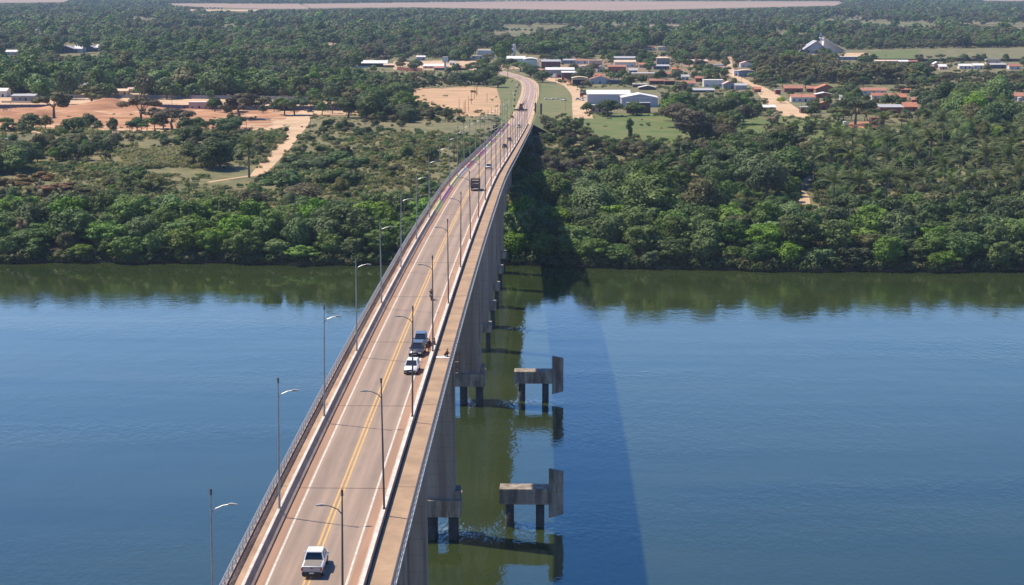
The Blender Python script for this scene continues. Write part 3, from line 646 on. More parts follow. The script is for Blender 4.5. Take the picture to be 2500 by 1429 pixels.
def pickup():
    t = thing('pickup_truck', 'white double cab pickup driving over the yellow centre line', 'pickup truck'); P = M['carw']; hw = .93
    # front looks +Y; origin at the middle, length 5.3
    mb = MB(); secs = []
    for y, k, z0, z1 in [(-2.62, .97, .55, 1.08), (-2.5, 1, .5, 1.12), (-.75, 1, .45, 1.12), (-.7, 1, .4, 1.1), (.9, 1, .4, 1.1), (1.3, 1, .4, 1.12), (2.35, .97, .42, 1.02), (2.62, .85, .5, .85)]:
        w = hw*k; secs.append([(-w*.95, y, z0), (w*.95, y, z0), (w, y, z0+.2), (w, y, z1-.1), (w*.94, y, z1), (-w*.94, y, z1), (-w, y, z1-.1), (-w, y, z0+.2)])
    mb.loft(secs); mb.build('body', P, t, smooth=True)
    mb = MB(); mb.loft([[(-.86, -.75, 1.08), (.86, -.75, 1.08), (.86, 1.75, 1.08), (-.86, 1.75, 1.08)], [(-.68, -.45, 1.74), (.68, -.45, 1.74), (.68, .95, 1.74), (-.68, .95, 1.74)]]); mb.build('windows', M['glass'], t)
    mb = MB(); mb.box(-.72, .72, -.5, 1.0, 1.73, 1.82); mb.build('roof', P, t, bevel=.04)
    mb = MB()
    for s in (-1, 1):
        mb.tube([(s*.87, -.77, 1.08), (s*.69, -.46, 1.75)], .055, 5); mb.tube([(s*.87, 1.72, 1.1), (s*.69, .95, 1.75)], .05, 5); mb.tube([(s*.88, .35, 1.1), (s*.7, .3, 1.75)], .05, 5)
    mb.build('pillars', P, t)
    mb = MB(); mb.box(-.78, .78, -2.45, -.78, 1.08, 1.15); mb.build('bed_cover', M['bedc'], t, bevel=.02)
    mb = MB(); mb.box(-.85, .85, -2.67, -2.6, .62, 1.13); tg = mb.build('tailgate', mat('tailgate_white', (.36, .345, .345), .4), t, bevel=.02)
    mb = MB(); mb.box(-.12, .12, -2.69, -2.665, .95, 1.02); mb.build('handle', M['black'], tg)
    mb = MB(); mb.box(-.2, .2, -2.79, -2.765, .5, .62); mb.build('number_plate', M['plaster'], t)
    mb = MB(); mb.box(-.88, .88, -2.76, -2.6, .42, .6); mb.build('rear_bumper', M['black'], t, bevel=.03)
    mb = MB(); mb.box(-.85, .85, -2.72, -2.62, .28, .42); mb.build('underbody', M['black'], t)
    for s in (-1, 1):
        mb = MB(); mb.box(s*.86-.07, s*.86+.07, -2.69, -2.6, .72, 1.05); mb.build('tail_light', M['red'], t, bevel=.015)
        mb = MB(); mb.box(s*1.03-.12, s*1.03+.12, 1.2, 1.32, 1.08, 1.28); mb.build('mirror', P if s > 0 else P, t, bevel=.03)
        mb = MB(); mb.box(s*.6-.2, s*.6+.2, 2.5, 2.64, .72, .88); mb.build('headlight', M['chrome'], t)
        for y in (-1.65, 1.65): wheel(t, s*.83, y, .39, .26)
    return t
put(pickup(), 770, 1392, 0)
def truck():
    t = thing('cargo_truck', 'dark slatted cattle truck seen from behind on the right lane', 'truck')
    mb = MB(); mb.box(-1.1, 1.1, 2.2, 4.2, .6, 2.5); mb.build('cab', M['card'], t, bevel=.1)
    mb = MB(); mb.box(-1.2, 1.2, -4.2, 2.0, .9, 1.15); mb.build('bed_floor', M['dark'], t)
    mb = MB()
    for k in range(5):
        z = 1.25+k*.42; mb.box(-1.24, -1.18, -4.2, 2, z, z+.24); mb.box(1.18, 1.24, -4.2, 2, z, z+.24); mb.box(-1.2, 1.2, -4.24, -4.18, z, z+.22); mb.box(-1.2, 1.2, 1.95, 2, z, z+.24)
    mb.build('slatted_side', M['dwall'], t)
    mb = MB()
    for x in (-1.2, 0, 1.2):
        for y in (-4.22, -2.1, 0, 1.98):
            if x == 0 and abs(y) < 4: continue
            mb.box(x-.06, x+.06, y-.05, y+.05, 1, 3.55)
    for y in (-4.2, -2.1, 0, 1.98): mb.box(-1.24, 1.24, y-.06, y+.06, 3.5, 3.62)
    for x in (-1.2, 1.2): mb.box(x-.06, x+.06, -4.25, 2.02, 3.5, 3.63)
    mb.build('frame', M['dsteel'], t)
    mb = MB(); mb.box(-1.15, 1.15, -4.1, 1.9, 1.15, 2.2); mb.build('cargo', M['bedc'], t, bevel=.1)
    mb = MB(); mb.box(-1.15, 1.15, -4.3, -4.15, .5, .75); mb.build('rear_bumper', M['plaster'], t)
    for s in (-1, 1):
        for y in (-3, -1.7, 3.0): wheel(t, s*1.0, y, .5, .35)
        mb = MB(); mb.box(s*1.0-.12, s*1.0+.12, -4.33, -4.28, .8, .95); mb.build('tail_light', M['red'], t)
    return t
_t = put(truck(), 1161, 464, 0); _t.scale = (.88, .85, .78)
def far_vehicle():  # dark vehicle; the wide bar is solid geometry in place of its shadow
    t = thing('dark_vehicle', 'dark vehicle with a wide bar as its shadow on the road beyond the bridge', 'tractor')
    mb = MB(); mb.box(-1.2, 1.2, -1.5, 2.6, 1.0, 3.3); mb.build('body', M['card'], t, bevel=.5)
    mb = MB(); mb.box(-.85, .85, -1.0, 1.0, 3.2, 4.6); mb.build('cab', M['glass'], t, bevel=.15)
    mb = MB(); mb.box(-4.0, 4.0, -2.7, -2.0, .5, 1.4); mb.build('shadow_bar', M['dark'], t, bevel=.05)
    for s in (-1, 1):
        mb = MB(); mb.tube([(s*1.3-.25, -.6, .95), (s*1.3+.25, -.6, .95)], .95, 16); mb.build('wheel', M['tyre'], t)
        mb = MB(); mb.tube([(s*1.2-.2, 2.2, .65), (s*1.2+.2, 2.2, .65)], .65, 14); mb.build('wheel', M['tyre'], t)
    mb = MB(); mb.tube([(.8, 1.5, 3.2), (1.3, 1.6, 4.2), (1.7, 1.6, 5.0)], .3, 6); mb.build('unloading_arm', M['card'], t)
    return t
put(far_vehicle(), 1272, 272, 0)
# ------------------------------------------------------------------ people
def skinned(name, pts, edges, rads, m, parent, root=0, sub=1):
    me = bpy.data.meshes.new(name); me.from_pydata(pts, edges, []); o = obj(name, me, parent)
    md = o.modifiers.new('skin', 'SKIN'); md.use_smooth_shade = True
    for i, v in enumerate(me.skin_vertices[0].data): v.radius = (rads[i], rads[i]); v.use_root = (i == root)
    s = o.modifiers.new('sub', 'SUBSURF'); s.levels = s.render_levels = sub
    me.materials.append(m); return o
def person(label, shirt, trousers, pose='stand', loc=(0, 0, 0), rz=0, parent=None):
    t = thing('person', label, 'person', loc, rz)
    if pose == 'sit':      # sitting on something 0.8 high, hands forward (rider)
        J = dict(hip=(0, 0, .85), ch=(0, -.12, 1.25), nk=(0, -.16, 1.42), hd=(0, -.18, 1.53), ht=(0, -.18, 1.68), hl=(-.12, 0, .83), hr=(.12, 0, .83), kl=(-.22, -.42, .75), kr=(.22, -.42, .75), al=(-.2, -.15, .35), ar=(.2, -.15, .35), fl=(-.2, -.3, .32), fr=(.2, -.3, .32), sl=(-.19, -.12, 1.36), sr=(.19, -.12, 1.36), el=(-.3, -.3, 1.15), er=(.3, -.3, 1.15), wl=(-.3, -.55, 1.08), wr=(.3, -.55, 1.08))
    elif pose == 'crouch':
        J = dict(hip=(0, 0, .3), ch=(0, -.2, .66), nk=(0, -.26, .82), hd=(0, -.3, .93), ht=(0, -.32, 1.07), hl=(-.12, 0, .3), hr=(.12, 0, .3), kl=(-.2, -.42, .5), kr=(.2, -.42, .5), al=(-.18, -.22, .1), ar=(.18, -.22, .1), fl=(-.18, -.4, .05), fr=(.18, -.4, .05), sl=(-.19, -.2, .78), sr=(.19, -.2, .78), el=(-.26, -.4, .6), er=(.26, -.4, .6), wl=(-.2, -.6, .5), wr=(.2, -.6, .5))
    else:
        J = dict(hip=(0, 0, .95), ch=(0, 0, 1.3), nk=(0, 0, 1.48), hd=(0, -.02, 1.58), ht=(0, -.02, 1.74), hl=(-.1, 0, .92), hr=(.1, 0, .92), kl=(-.12, -.02, .5), kr=(.12, -.02, .5), al=(-.13, 0, .09), ar=(.13, 0, .09), fl=(-.14, -.16, .04), fr=(.14, -.16, .04), sl=(-.19, 0, 1.42), sr=(.19, 0, 1.42), el=(-.27, 0, 1.14), er=(.27, 0, 1.14), wl=(-.28, -.1, .9), wr=(.28, -.1, .9))
    K = list(J); I = {k: i for i, k in enumerate(K)}
    rad = dict(hip=.13, ch=.15, nk=.06, hd=.095, ht=.085, hl=.09, hr=.09, kl=.06, kr=.06, al=.045, ar=.045, fl=.035, fr=.035, sl=.06, sr=.06, el=.045, er=.045, wl=.035, wr=.035)
    E = [('hip', 'ch'), ('ch', 'nk'), ('nk', 'hd'), ('hd', 'ht'), ('hip', 'hl'), ('hip', 'hr'), ('hl', 'kl'), ('kl', 'al'), ('al', 'fl'), ('hr', 'kr'), ('kr', 'ar'), ('ar', 'fr'), ('ch', 'sl'), ('sl', 'el'), ('el', 'wl'), ('ch', 'sr'), ('sr', 'er'), ('er', 'wr')]
    pts = [J[k] for k in K]; ed = [(I[a], I[b]) for a, b in E]; rr = [rad[k] for k in K]
    for s, wk, ek in (('l', 'wl', 'el'), ('r', 'wr', 'er')):   # palm and five fingers
        w = Vector(J[wk]); d = (w-Vector(J[ek])).normalized(); sd_ = d.cross(Vector((0, 0, 1))); sd_ = sd_.normalized() if sd_.length > .1 else Vector((1, 0, 0))
        pm = w+d*.07; pts.append(tuple(pm)); rr.append(.03); ip = len(pts)-1; ed.append((I[wk], ip))
        for k, ln in enumerate((.06, .075, .08, .072, .055)):
            if k == 0: q = w+d*.04+sd_*.05; q2 = q+d*.04+sd_*.015
            else: q = pm+d*.04+sd_*(.032-.02*(k-1)); q2 = q+d*ln*.6+Vector((0, 0, -.015))
            pts += [tuple(q), tuple(q2)]; rr += [.011, .009]; ed += [(ip, len(pts)-2), (len(pts)-2, len(pts)-1)]
    skinned('body', pts, ed, rr, M['skin'], t)
    def sub(name, ks, es, m, g):
        ii = {k: i for i, k in enumerate(ks)}; skinned(name, [J[k] for k in ks], [(ii[a], ii[b]) for a, b in es], [rad[k]+g for k in ks], m, t)
    sub('shirt', ['ch', 'hip', 'sl', 'sr', 'el', 'er'], [('hip', 'ch'), ('ch', 'sl'), ('ch', 'sr'), ('sl', 'el'), ('sr', 'er')], shirt, .03)
    sub('trousers', ['hip', 'hl', 'hr', 'kl', 'kr', 'al', 'ar'], [('hip', 'hl'), ('hip', 'hr'), ('hl', 'kl'), ('hr', 'kr'), ('kl', 'al'), ('kr', 'ar')], trousers, .022)
    me = bpy.data.meshes.new('hair'); bm = bmesh.new(); bmesh.ops.create_uvsphere(bm, u_segments=10, v_segments=8, radius=.115)
    for v in bm.verts: v.co = Vector((v.co.x*.95, v.co.y*1.05+.02, max(v.co.z, -.02)))+Vector(J['ht'])-Vector((0, 0, .06))
    bm.to_mesh(me); bm.free(); me.materials.append(M['hair']); obj('hair', me, t)
    return t
def pdeck(x, y, h=.02):
    p = deck_at(x, y); return (p[0], p[1], dz(p[1])+h)
person('person in dark clothes standing on the road beside the grey parked cars', M['clothd'], M['clothr'], 'stand', pdeck(1048, 859), R(40))
person('person in reddish clothes leaning at the barrier beside the lamp post', M['clothr'], M['clothd'], 'stand', pdeck(1061, 857), R(-90))
q = deck_at(1085, 876); q = (7.0, q[1]); 
person('person crouching on the white mat on the right sidewalk', M['clothr'], M['clothd'], 'crouch', (6.9, q[1]+.3, dz(q[1])+.2), R(90))
mb = MB(); z = dz(q[1]); mb.add([(5.65, q[1]-.55, z+.20), (7.65, q[1]-.75, z+.20), (7.68, q[1]+.6, z+.20), (5.62, q[1]+.65, z+.20), (5.65, q[1]-.55, z+.23), (7.65, q[1]-.75, z+.23), (7.68, q[1]+.6, z+.23), (5.62, q[1]+.65, z+.23)], [(0, 3, 2, 1), (4, 5, 6, 7), (0, 1, 5, 4), (1, 2, 6, 5), (2, 3, 7, 6), (3, 0, 4, 7)])
tag(mb.build('white_mat', M['clothw']), 'white sheet spread across the right sidewalk beside the parked cars', 'sheet')
def moto(x, y):
    p = deck_at(x, y); t = thing('motorcycle', 'motorcycle with rider in the right lane past the parked cars', 'motorcycle', (p[0], p[1], dz(p[1])+.02))
    for yy in (-.65, .65):
        mb = MB(); mb.tube([(-.06, yy, .31), (.06, yy, .31)], .31, 14); mb.build('wheel', M['tyre'], t)
    mb = MB(); mb.loft([[(-.09, -.5, .5), (.09, -.5, .5), (.1, -.5, .72), (-.1, -.5, .72)], [(-.13, 0, .35), (.13, 0, .35), (.14, 0, .85), (-.14, 0, .85)], [(-.1, .75, .6), (.1, .75, .6), (.1, .75, .8), (-.1, .75, .8)]]); mb.build('body', M['carr'], t, bevel=.03)
    mb = MB(); mb.box(-.14, .14, 0, .75, .8, .88); mb.build('seat', M['black'], t, bevel=.03)
    mb = MB(); mb.tube([(-.38, -.45, 1.05), (0, -.5, 1.0), (.38, -.45, 1.05)], .02, 5); mb.tube([(0, -.65, .31), (0, -.48, 1.0)], .04, 5); mb.build('handlebar', M['dsteel'], t)
    mb = MB(); mb.box(-.09, .09, -.68, -.55, .8, .95); mb.build('headlight', M['chrome'], t, bevel=.02)
    r = person('person in dark clothes riding the motorcycle on the bridge', M['clothd'], M['clothb'], 'sit', (p[0], p[1]+.15, dz(p[1])+.07), 0)
moto(1053, 733)
# ------------------------------------------------------------------ buildings
def house(label, x0, x1, row, h, depth, roof, wall, rm, rise=1.4, wins=2, door=True, name='house', cat='house', group=None, rz=0, over=.45, ridge=.5, open_=False, zoff=0, fascia=None, winm=None):
    a = gp(x0, row); b = gp(x1, row); W = max(2.5, b[0]-a[0]); t = thing(name, label, cat, (a[0], a[1], a[2]-.05+zoff), rz+PSI, group)
    D = depth; ov = over
    mb = MB()
    if roof == 'gy': mb.loft([[(0, 0, 0), (W, 0, 0), (W, 0, h), (W*ridge, 0, h+rise), (0, 0, h)], [(0, D, 0), (W, D, 0), (W, D, h), (W*ridge, D, h+rise), (0, D, h)]])
    elif roof == 'gx': mb.loft([[(0, 0, 0), (0, 0, h), (0, D*ridge, h+rise), (0, D, h), (0, D, 0)], [(W, 0, 0), (W, 0, h), (W, D*ridge, h+rise), (W, D, h), (W, D, 0)]])
    elif roof == 'shed': mb.loft([[(0, 0, 0), (0, 0, h), (0, D, h+rise), (0, D, 0)], [(W, 0, 0), (W, 0, h), (W, D, h+rise), (W, D, 0)]])
    else: mb.box(0, W, 0, D, 0, h)
    mb.build('wall', wall, t)
    th = .16; mb = MB()
    if roof == 'gy':
        for xa, za, xb, zb in ((-ov, h-ov*rise/(W*ridge), W*ridge, h+rise), (W*ridge, h+rise, W+ov, h-ov*rise/(W*(1-ridge)))):
            mb.loft([[(xa, y, za+.03), (xb, y, zb+.03), (xb, y, zb+th+.03), (xa, y, za+th+.03)] for y in (-ov, D+ov)])
    elif roof == 'gx':
        for ya, za, yb, zb in ((-ov, h-ov*rise/(D*ridge), D*ridge, h+rise), (D*ridge, h+rise, D+ov, h-ov*rise/(D*(1-ridge)))):
            mb.loft([[(x, ya, za+.03), (x, yb, zb+.03), (x, yb, zb+th+.03), (x, ya, za+th+.03)] for x in (-ov, W+ov)])
    elif roof == 'shed': mb.loft([[(x, -ov, h-ov*rise/D+.03), (x, D+ov, h+rise+.03), (x, D+ov, h+rise+th+.03), (x, -ov, h-ov*rise/D+th+.03)] for x in (-ov, W+ov)])
    elif roof == 'arch':
        n = 8; up = [(-ov+(W+2*ov)*k/n, h+.03+rise*math.sin(math.pi*k/n)) for k in range(n+1)]
        mb.loft([[(x, y, z) for x, z in up]+[(x, y, z+th) for x, z in up[::-1]] for y in (-ov, D+ov)])
    elif roof == 'hip': mb.loft([[(-ov, -ov, h+.03), (W+ov, -ov, h+.03), (W+ov, D+ov, h+.03), (-ov, D+ov, h+.03)], [(W*.3, D*.5-.1, h+rise), (W*.7, D*.5-.1, h+rise), (W*.7, D*.5+.1, h+rise), (W*.3, D*.5+.1, h+rise)]])
    else:
        mb.box(-.12, W+.12, -.12, D+.12, h, h+.25)
    r = mb.build('roof', rm, t)
    if fascia:
        mb = MB(); mb.box(-ov, W+ov, -ov-.12, -ov-.01, h-.25, h+.2); mb.build('fascia', fascia, r)
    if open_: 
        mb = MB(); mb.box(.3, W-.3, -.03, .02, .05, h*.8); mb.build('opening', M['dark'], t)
    n = wins
    for k in range(n):
        cx = W*(k+.5)/n if not (door and k == n//2) else None
        if cx is None:
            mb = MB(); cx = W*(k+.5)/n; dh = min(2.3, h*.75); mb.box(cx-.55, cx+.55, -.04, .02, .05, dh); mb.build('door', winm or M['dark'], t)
        else:
            mb = MB(); wh = min(2.0, h*.72); mb.box(cx-.6, cx+.6, -.03, .02, wh-1.0 if wh > 1.5 else .5, wh); mb.build('window', winm or M['glass'], t)
    return t
P = M
HS = [
 # left-centre compound
 ('open shed with a white sloping roof and pale gable wall left of the water tower', 883, 945, 164, 3.6, 14, 'gx', P['bgreyw'], P['metalr'], dict(rise=2.2, wins=0, name='shed', cat='shed', open_=True)),
 ('small cream-roofed shed right of the open white shed', 937, 962, 165, 2.2, 7, 'gx', P['brick'], P['cream'], dict(rise=1.2, wins=1, door=False, name='shed', cat='shed')),
 ('small pale blue house at the edge of the woods above the red roofed sheds', 1017, 1038, 148, 3.6, 8, 'gx', P['bgreyw'], P['metalr'], dict(rise=1)),
 ('long low building with a white roof beside the square water tower', 1033, 1083, 168, 2.4, 16, 'gx', P['pink'], P['metalr'], dict(rise=1.6, wins=4)),
 ('low shed with a red and white roof left of the square water tower', 1060, 1090, 172, 2.2, 7, 'shed', P['brick'], P['terra'], dict(rise=1.0, fascia=P['plaster'])),
 ('large white two-storey house among trees left of the round water tank', 1166, 1208, 141, 7.5, 12, 'flat', P['plaster'], P['plaster'], dict(wins=5)),
 ('low white annex in front of the white two-storey house', 1152, 1180, 144, 3.0, 5, 'flat', P['plaster'], P['plaster'], dict(wins=2)),
 ('small grey block building left of the white two-storey house', 1113, 1131, 148, 4.0, 7, 'flat', P['greyw'], P['greyr'], dict(wins=2)),
 ('green and white petrol station canopy behind the road bend', 1238, 1282, 160, 6.4, 14, 'gx', P['pgreen'], P['metalr'], dict(rise=2, wins=4, name='shop_building', cat='shop', winm=P['greenp'])),
 ('white arched hall with a pale green front behind the road bend', 1279, 1311, 166, 7.5, 22, 'arch', P['pgreen'], P['metalr'], dict(rise=1.2, wins=2, name='hall', cat='hall')),
 ('dark red brick hall with a white awning right of the arched hall', 1322, 1368, 168, 6.5, 14, 'gx', P['brickd'], P['greyr'], dict(rise=1.4, wins=3, name='hall', cat='hall', fascia=P['plaster'])),
 ('grey brick warehouse with a long white roof edge by the dirt street', 1333, 1402, 190, 6.5, 14, 'shed', P['greyw'], P['metalr'], dict(rise=1.2, wins=3, name='warehouse', cat='warehouse', fascia=P['plaster'])),
 ('brick store with a thin white roof right of the grey brick warehouse', 1372, 1406, 196, 6.0, 9, 'shed', P['brickd'], P['metalr'], dict(rise=.8, wins=2, name='shop_building', cat='shop')),
 ('open-fronted garage with a cream curved roof at the dirt street corner', 1397, 1434, 209, 5.6, 11, 'arch', P['cream'], P['cream'], dict(rise=.8, wins=0, name='garage', cat='garage', open_=True)),
 ('grey gabled house behind the small round tree', 1440, 1490, 206, 3.8, 10, 'gy', P['bgreyw'], P['terra'], dict(rise=2.4, wins=3)),
 ('long dark blue wall-like house behind the big warehouse', 1482, 1520, 206, 3.0, 6, 'flat', P['slate'], P['slate'], dict(wins=0, name='shed', cat='shed')),
 ('yellow house behind the dark round tree', 1543, 1600, 192, 4.2, 9, 'flat', P['yelw'], P['metalr'], dict(wins=4)),
 ('red roofed brick house in the middle of the town', 1485, 1528, 178, 5.2, 10, 'gx', P['brick'], P['terra'], dict(rise=1.4, wins=3)),
 ('pale roofed house behind the red roofed brick house', 1500, 1552, 164, 4.6, 10, 'gx', P['plaster'], P['cream'], dict(rise=1.6, wins=3)),
 ('long grey roofed shed at the back of the town centre', 1500, 1556, 152, 4.0, 10, 'gx', P['greyw'], P['greyr'], dict(rise=1.4, wins=0, name='shed', cat='shed')),
 ('pink brick house left of the pale roofed house', 1438, 1470, 162, 5.4, 9, 'flat', P['pink'], P['cream'], dict(wins=2)),
 ('low grey roofed house right of the red brick hall', 1372, 1404, 156, 3.4, 8, 'gx', P['greyw'], P['greyr'], dict(rise=1, wins=2)),
 ('low red roofed house with white front near the pink brick house', 1404, 1436, 156, 3.0, 8, 'gx', P['plaster'], P['terra'], dict(rise=1, wins=2)),
 ('small cream gabled house between trees in the town centre', 1412, 1436, 172, 3.2, 7, 'gy', P['cream'], P['metalr'], dict(rise=1, wins=2)),
 ('narrow white house front at the right of the pink brick house', 1458, 1476, 176, 4.2, 7, 'gy', P['plaster'], P['cream'], dict(rise=1, wins=1)),
 ('big metal warehouse with a two-banded white roof at the dirt street', 1434, 1538, 257, 7.0, 17, 'gx', P['bgreyw'], P['metalr'], dict(rise=2.2, wins=0, name='warehouse', cat='warehouse', fascia=P['plaster'])),
 ('wide low gabled metal warehouse right of the two-banded one', 1518, 1606, 262, 6.0, 20, 'gy', P['bgreyw'], P['metalr'], dict(rise=2.2, wins=0, name='warehouse', cat='warehouse', fascia=P['plaster'])),
 ('dark brick annex in front of the wide gabled warehouse', 1530, 1588, 277, 6.2, 6, 'flat', P['brickd'], P['greyr'], dict(wins=3, name='annex', cat='building')),
 ('low red brick annex with white footing in front of the two-banded warehouse', 1442, 1486, 275, 4.4, 5, 'flat', P['pink'], P['plaster'], dict(wins=3, name='annex', cat='building')),
 ('flat white carport roof on posts behind the gabled warehouse', 1545, 1580, 214, 2.4, 6, 'flat', P['dwall'], P['plaster'], dict(wins=0, name='carport', cat='carport')),
 ('white tent-like canopy behind the gabled warehouse', 1560, 1602, 220, 1.8, 8, 'gy', P['dwall'], P['plaster'], dict(rise=1.4, wins=0, name='canopy', cat='canopy')),
 ('low brick row with red roofs behind the white canopies', 1586, 1622, 207, 3.0, 7, 'gx', P['brickd'], P['terrad'], dict(rise=.8, wins=3)),
 ('small brick shed with dark opening right of the low brick row', 1622, 1650, 208, 3.0, 6, 'flat', P['brickd'], P['terrad'], dict(wins=1, name='shed', cat='shed', open_=True)),
 ('small house with a red and white roof at the back tree line', 1576, 1600, 124, 3.0, 8, 'gx', P['plaster'], P['terra'], dict(rise=1.4, wins=1)),
 ('small white house at the back tree line', 1606, 1632, 124, 4.2, 8, 'flat', P['plaster'], P['plaster'], dict(wins=2)),
 ('two-storey grey house with a pale roof at the town centre', 1603, 1635, 158, 6.2, 9, 'hip', P['greyw'], P['cream'], dict(rise=1.2, wins=3)),
 ('low grey roofed shop in front of the two-storey grey house', 1596, 1634, 170, 3.0, 9, 'shed', P['slate'], P['greyr'], dict(rise=1, wins=2, name='shop_building', cat='shop')),
 ('left one of the two small pink-grey market sheds', 1687, 1706, 155, 2.0, 5, 'shed', P['dwall'], P['pink'], dict(rise=1.4, wins=0, name='shed', cat='shed')),
 ('right one of the two small pink-grey market sheds', 1709, 1728, 155, 2.0, 5, 'shed', P['dwall'], P['pink'], dict(rise=1.4, wins=0, name='shed', cat='shed')),
 ('white shop with dark doors by the crossing street', 1744, 1766, 167, 3.4, 6, 'flat', P['plaster'], P['plaster'], dict(wins=3, name='shop_building', cat='shop')),
 ('house with a pinkish roof and white gable above the blue-fronted building', 1808, 1836, 165, 3.6, 12, 'gy', P['plaster'], P['pink'], dict(rise=1.8, wins=2)),
 ('building with a blue front and pale arched roof by the street', 1803, 1840, 188, 4.8, 12, 'arch', P['bluep'], P['cream'], dict(rise=.9, wins=3, name='shop_building', cat='shop')),
 ('white side wing left of the blue-fronted building', 1792, 1804, 186, 4.4, 10, 'flat', P['plaster'], P['plaster'], dict(wins=1)),
 ('red roofed house with a white base in front of the palms', 1658, 1698, 212, 2.6, 8, 'gx', P['plaster'], P['terra'], dict(rise=1.5, wins=3)),
 ('white flat-roofed building half behind trees', 1718, 1766, 213, 5.2, 10, 'flat', P['plaster'], P['plaster'], dict(wins=3)),
 ('grey gabled house with red edging right of the white flat-roofed building', 1766, 1794, 218, 3.6, 10, 'gy', P['greyw'], P['pink'], dict(rise=2, wins=2)),
 ('plain grey shed right of the grey gabled house', 1795, 1824, 219, 3.0, 9, 'shed', P['greyr'], P['greyr'], dict(rise=1, wins=0, name='shed', cat='shed')),
 ('long low shed with pale roof panels in the grass behind the big trees', 1692, 1744, 226, 1.6, 6, 'shed', P['slate'], P['greyr'], dict(rise=1, wins=0, name='shed', cat='shed')),
 # terracotta cluster
 ('terracotta gabled brick house, leftmost in the back row of the red-roofed cluster', 1915, 1960, 226, 3.0, 9, 'gx', P['brick'], P['terra'], dict(rise=1.8, wins=2)),
 ('tall brick house with a terracotta gable in the red-roofed cluster', 1992, 2044, 229, 3.4, 12, 'gy', P['brick'], P['terra'], dict(rise=3.0, wins=2)),
 ('small terracotta house left of the tall brick gable', 1970, 1996, 226, 2.8, 8, 'gx', P['brickd'], P['terra'], dict(rise=1.6, wins=1)),
 ('long terracotta house with a white veranda in the front of the cluster', 1932, 1988, 250, 3.2, 9, 'gx', P['plaster'], P['terra'], dict(rise=1.8, wins=4, fascia=P['plaster'])),
 ('low brick house with a pale grey roof right of the white veranda', 1992, 2034, 240, 2.6, 8, 'gy', P['brick'], P['metalr'], dict(rise=1.2, wins=2)),
 ('small brick house with two white-edged roofs below the cluster', 1995, 2028, 269, 3.2, 8, 'gy', P['brick'], P['terra'], dict(rise=1.8, wins=1)),
 ('unfinished brick house with bare columns', 1955, 1984, 277, 3.6, 7, 'flat', P['brickd'], P['greyr'], dict(wins=3)),
 ('small red brick house by the street corner with white-lined roof', 1865, 1894, 272, 2.4, 7, 'shed', P['brick'], P['plaster'], dict(rise=1, wins=1)),
 ('narrow red and white kiosk at the street bend', 1893, 1906, 231, 3.4, 4, 'flat', P['carr'], P['plaster'], dict(wins=1, name='kiosk', cat='kiosk')),
 ('terracotta house with a white side wall in the row to the right', 2102, 2164, 231, 2.8, 9, 'gx', P['plaster'], P['terra'], dict(rise=1.6, wins=3)),
 ('low terracotta house with white gable wall behind the spreading tree', 2129, 2166, 244, 2.8, 8, 'gx', P['plaster'], P['terra'], dict(rise=1.6, wins=2)),
 ('terracotta double house behind the brick ruin', 2168, 2214, 247, 2.6, 9, 'gx', P['brick'], P['terra'], dict(rise=2, wins=2)),
 ('brick house with a patched white metal roof', 2148, 2205, 281, 4.6, 10, 'shed', P['brick'], P['greyr'], dict(rise=1, wins=4)),
 ('terracotta roofed brick house right of the patched roof', 2206, 2240, 273, 3.0, 10, 'gx', P['brick'], P['terra'], dict(rise=2.4, wins=2)),
 ('ruined dark red brick house behind the lone leaning tree', 2127, 2158, 309, 4.6, 6, 'flat', P['brickd'], P['brick'], dict(wins=2)),
 ('terracotta house cut by the right edge of the photo', 2472, 2520, 246, 3.0, 9, 'gx', P['plaster'], P['terra'], dict(rise=2, wins=2)),
 ('long low house with a pale roof along the far perimeter wall', 2136, 2192, 156, 2.6, 7, 'gx', P['greyw'], P['cream'], dict(rise=1, wins=3)),
 ('white roofed shed at the far perimeter wall', 2194, 2217, 157, 2.6, 7, 'gx', P['plaster'], P['metalr'], dict(rise=1.2, wins=1, name='shed', cat='shed')),
 ('small brown roofed house at the far perimeter wall', 2219, 2240, 157, 2.6, 6, 'gx', P['brick'], P['terrad'], dict(rise=1, wins=1)),
 ('white and pink gabled house above the thin-trunked woodland', 2280, 2296, 166, 3.8, 9, 'gy', P['pink'], P['metalr'], dict(rise=1.6, wins=1)),
 ('striped white roofed house right of the white and pink gable', 2294, 2313, 170, 2.6, 8, 'shed', P['pink'], P['metalr'], dict(rise=1.6, wins=1)),
 ('white roofed house with dark opening above the thin-trunked woodland', 2342, 2372, 169, 3.0, 8, 'gx', P['plaster'], P['metalr'], dict(rise=1.4, wins=3)),
 ('white roofed house with a bright corner wall right of the dark opening', 2376, 2402, 169, 3.4, 8, 'gx', P['plaster'], P['metalr'], dict(rise=1.4, wins=2)),
 ('block house with a cream side wall by the far perimeter wall', 2408, 2442, 157, 4.6, 8, 'flat', P['cream'], P['greyr'], dict(wins=2)),
 ('grey roofed house in front of the cream block house', 2418, 2456, 168, 3.6, 9, 'gx', P['slate'], P['greyr'], dict(rise=1.2, wins=2)),
 ('house with a white front and brown roof at the right edge', 2464, 2492, 170, 3.0, 9, 'gx', P['plaster'], P['terrad'], dict(rise=1.8, wins=2)),
 ('pale low building below the twin-gabled hall', 2048, 2104, 147, 3.2, 7, 'flat', P['greyw'], P['plaster'], dict(wins=2)),
 # scattered small houses
 ('small red roofed house among the garden trees above the big warehouse', 1452, 1470, 193, 2.8, 8, 'gx', P['brick'], P['terra'], dict(rise=1.4, wins=2)),
 ('cream house half hidden by trees above the low brick row', 1622, 1642, 190, 3.0, 8, 'gx', P['cream'], P['terrad'], dict(rise=1.4, wins=2)),
 ('little pale house beside the town palms', 1664, 1682, 196, 2.8, 8, 'gx', P['plaster'], P['greyr'], dict(rise=1.4, wins=2)),
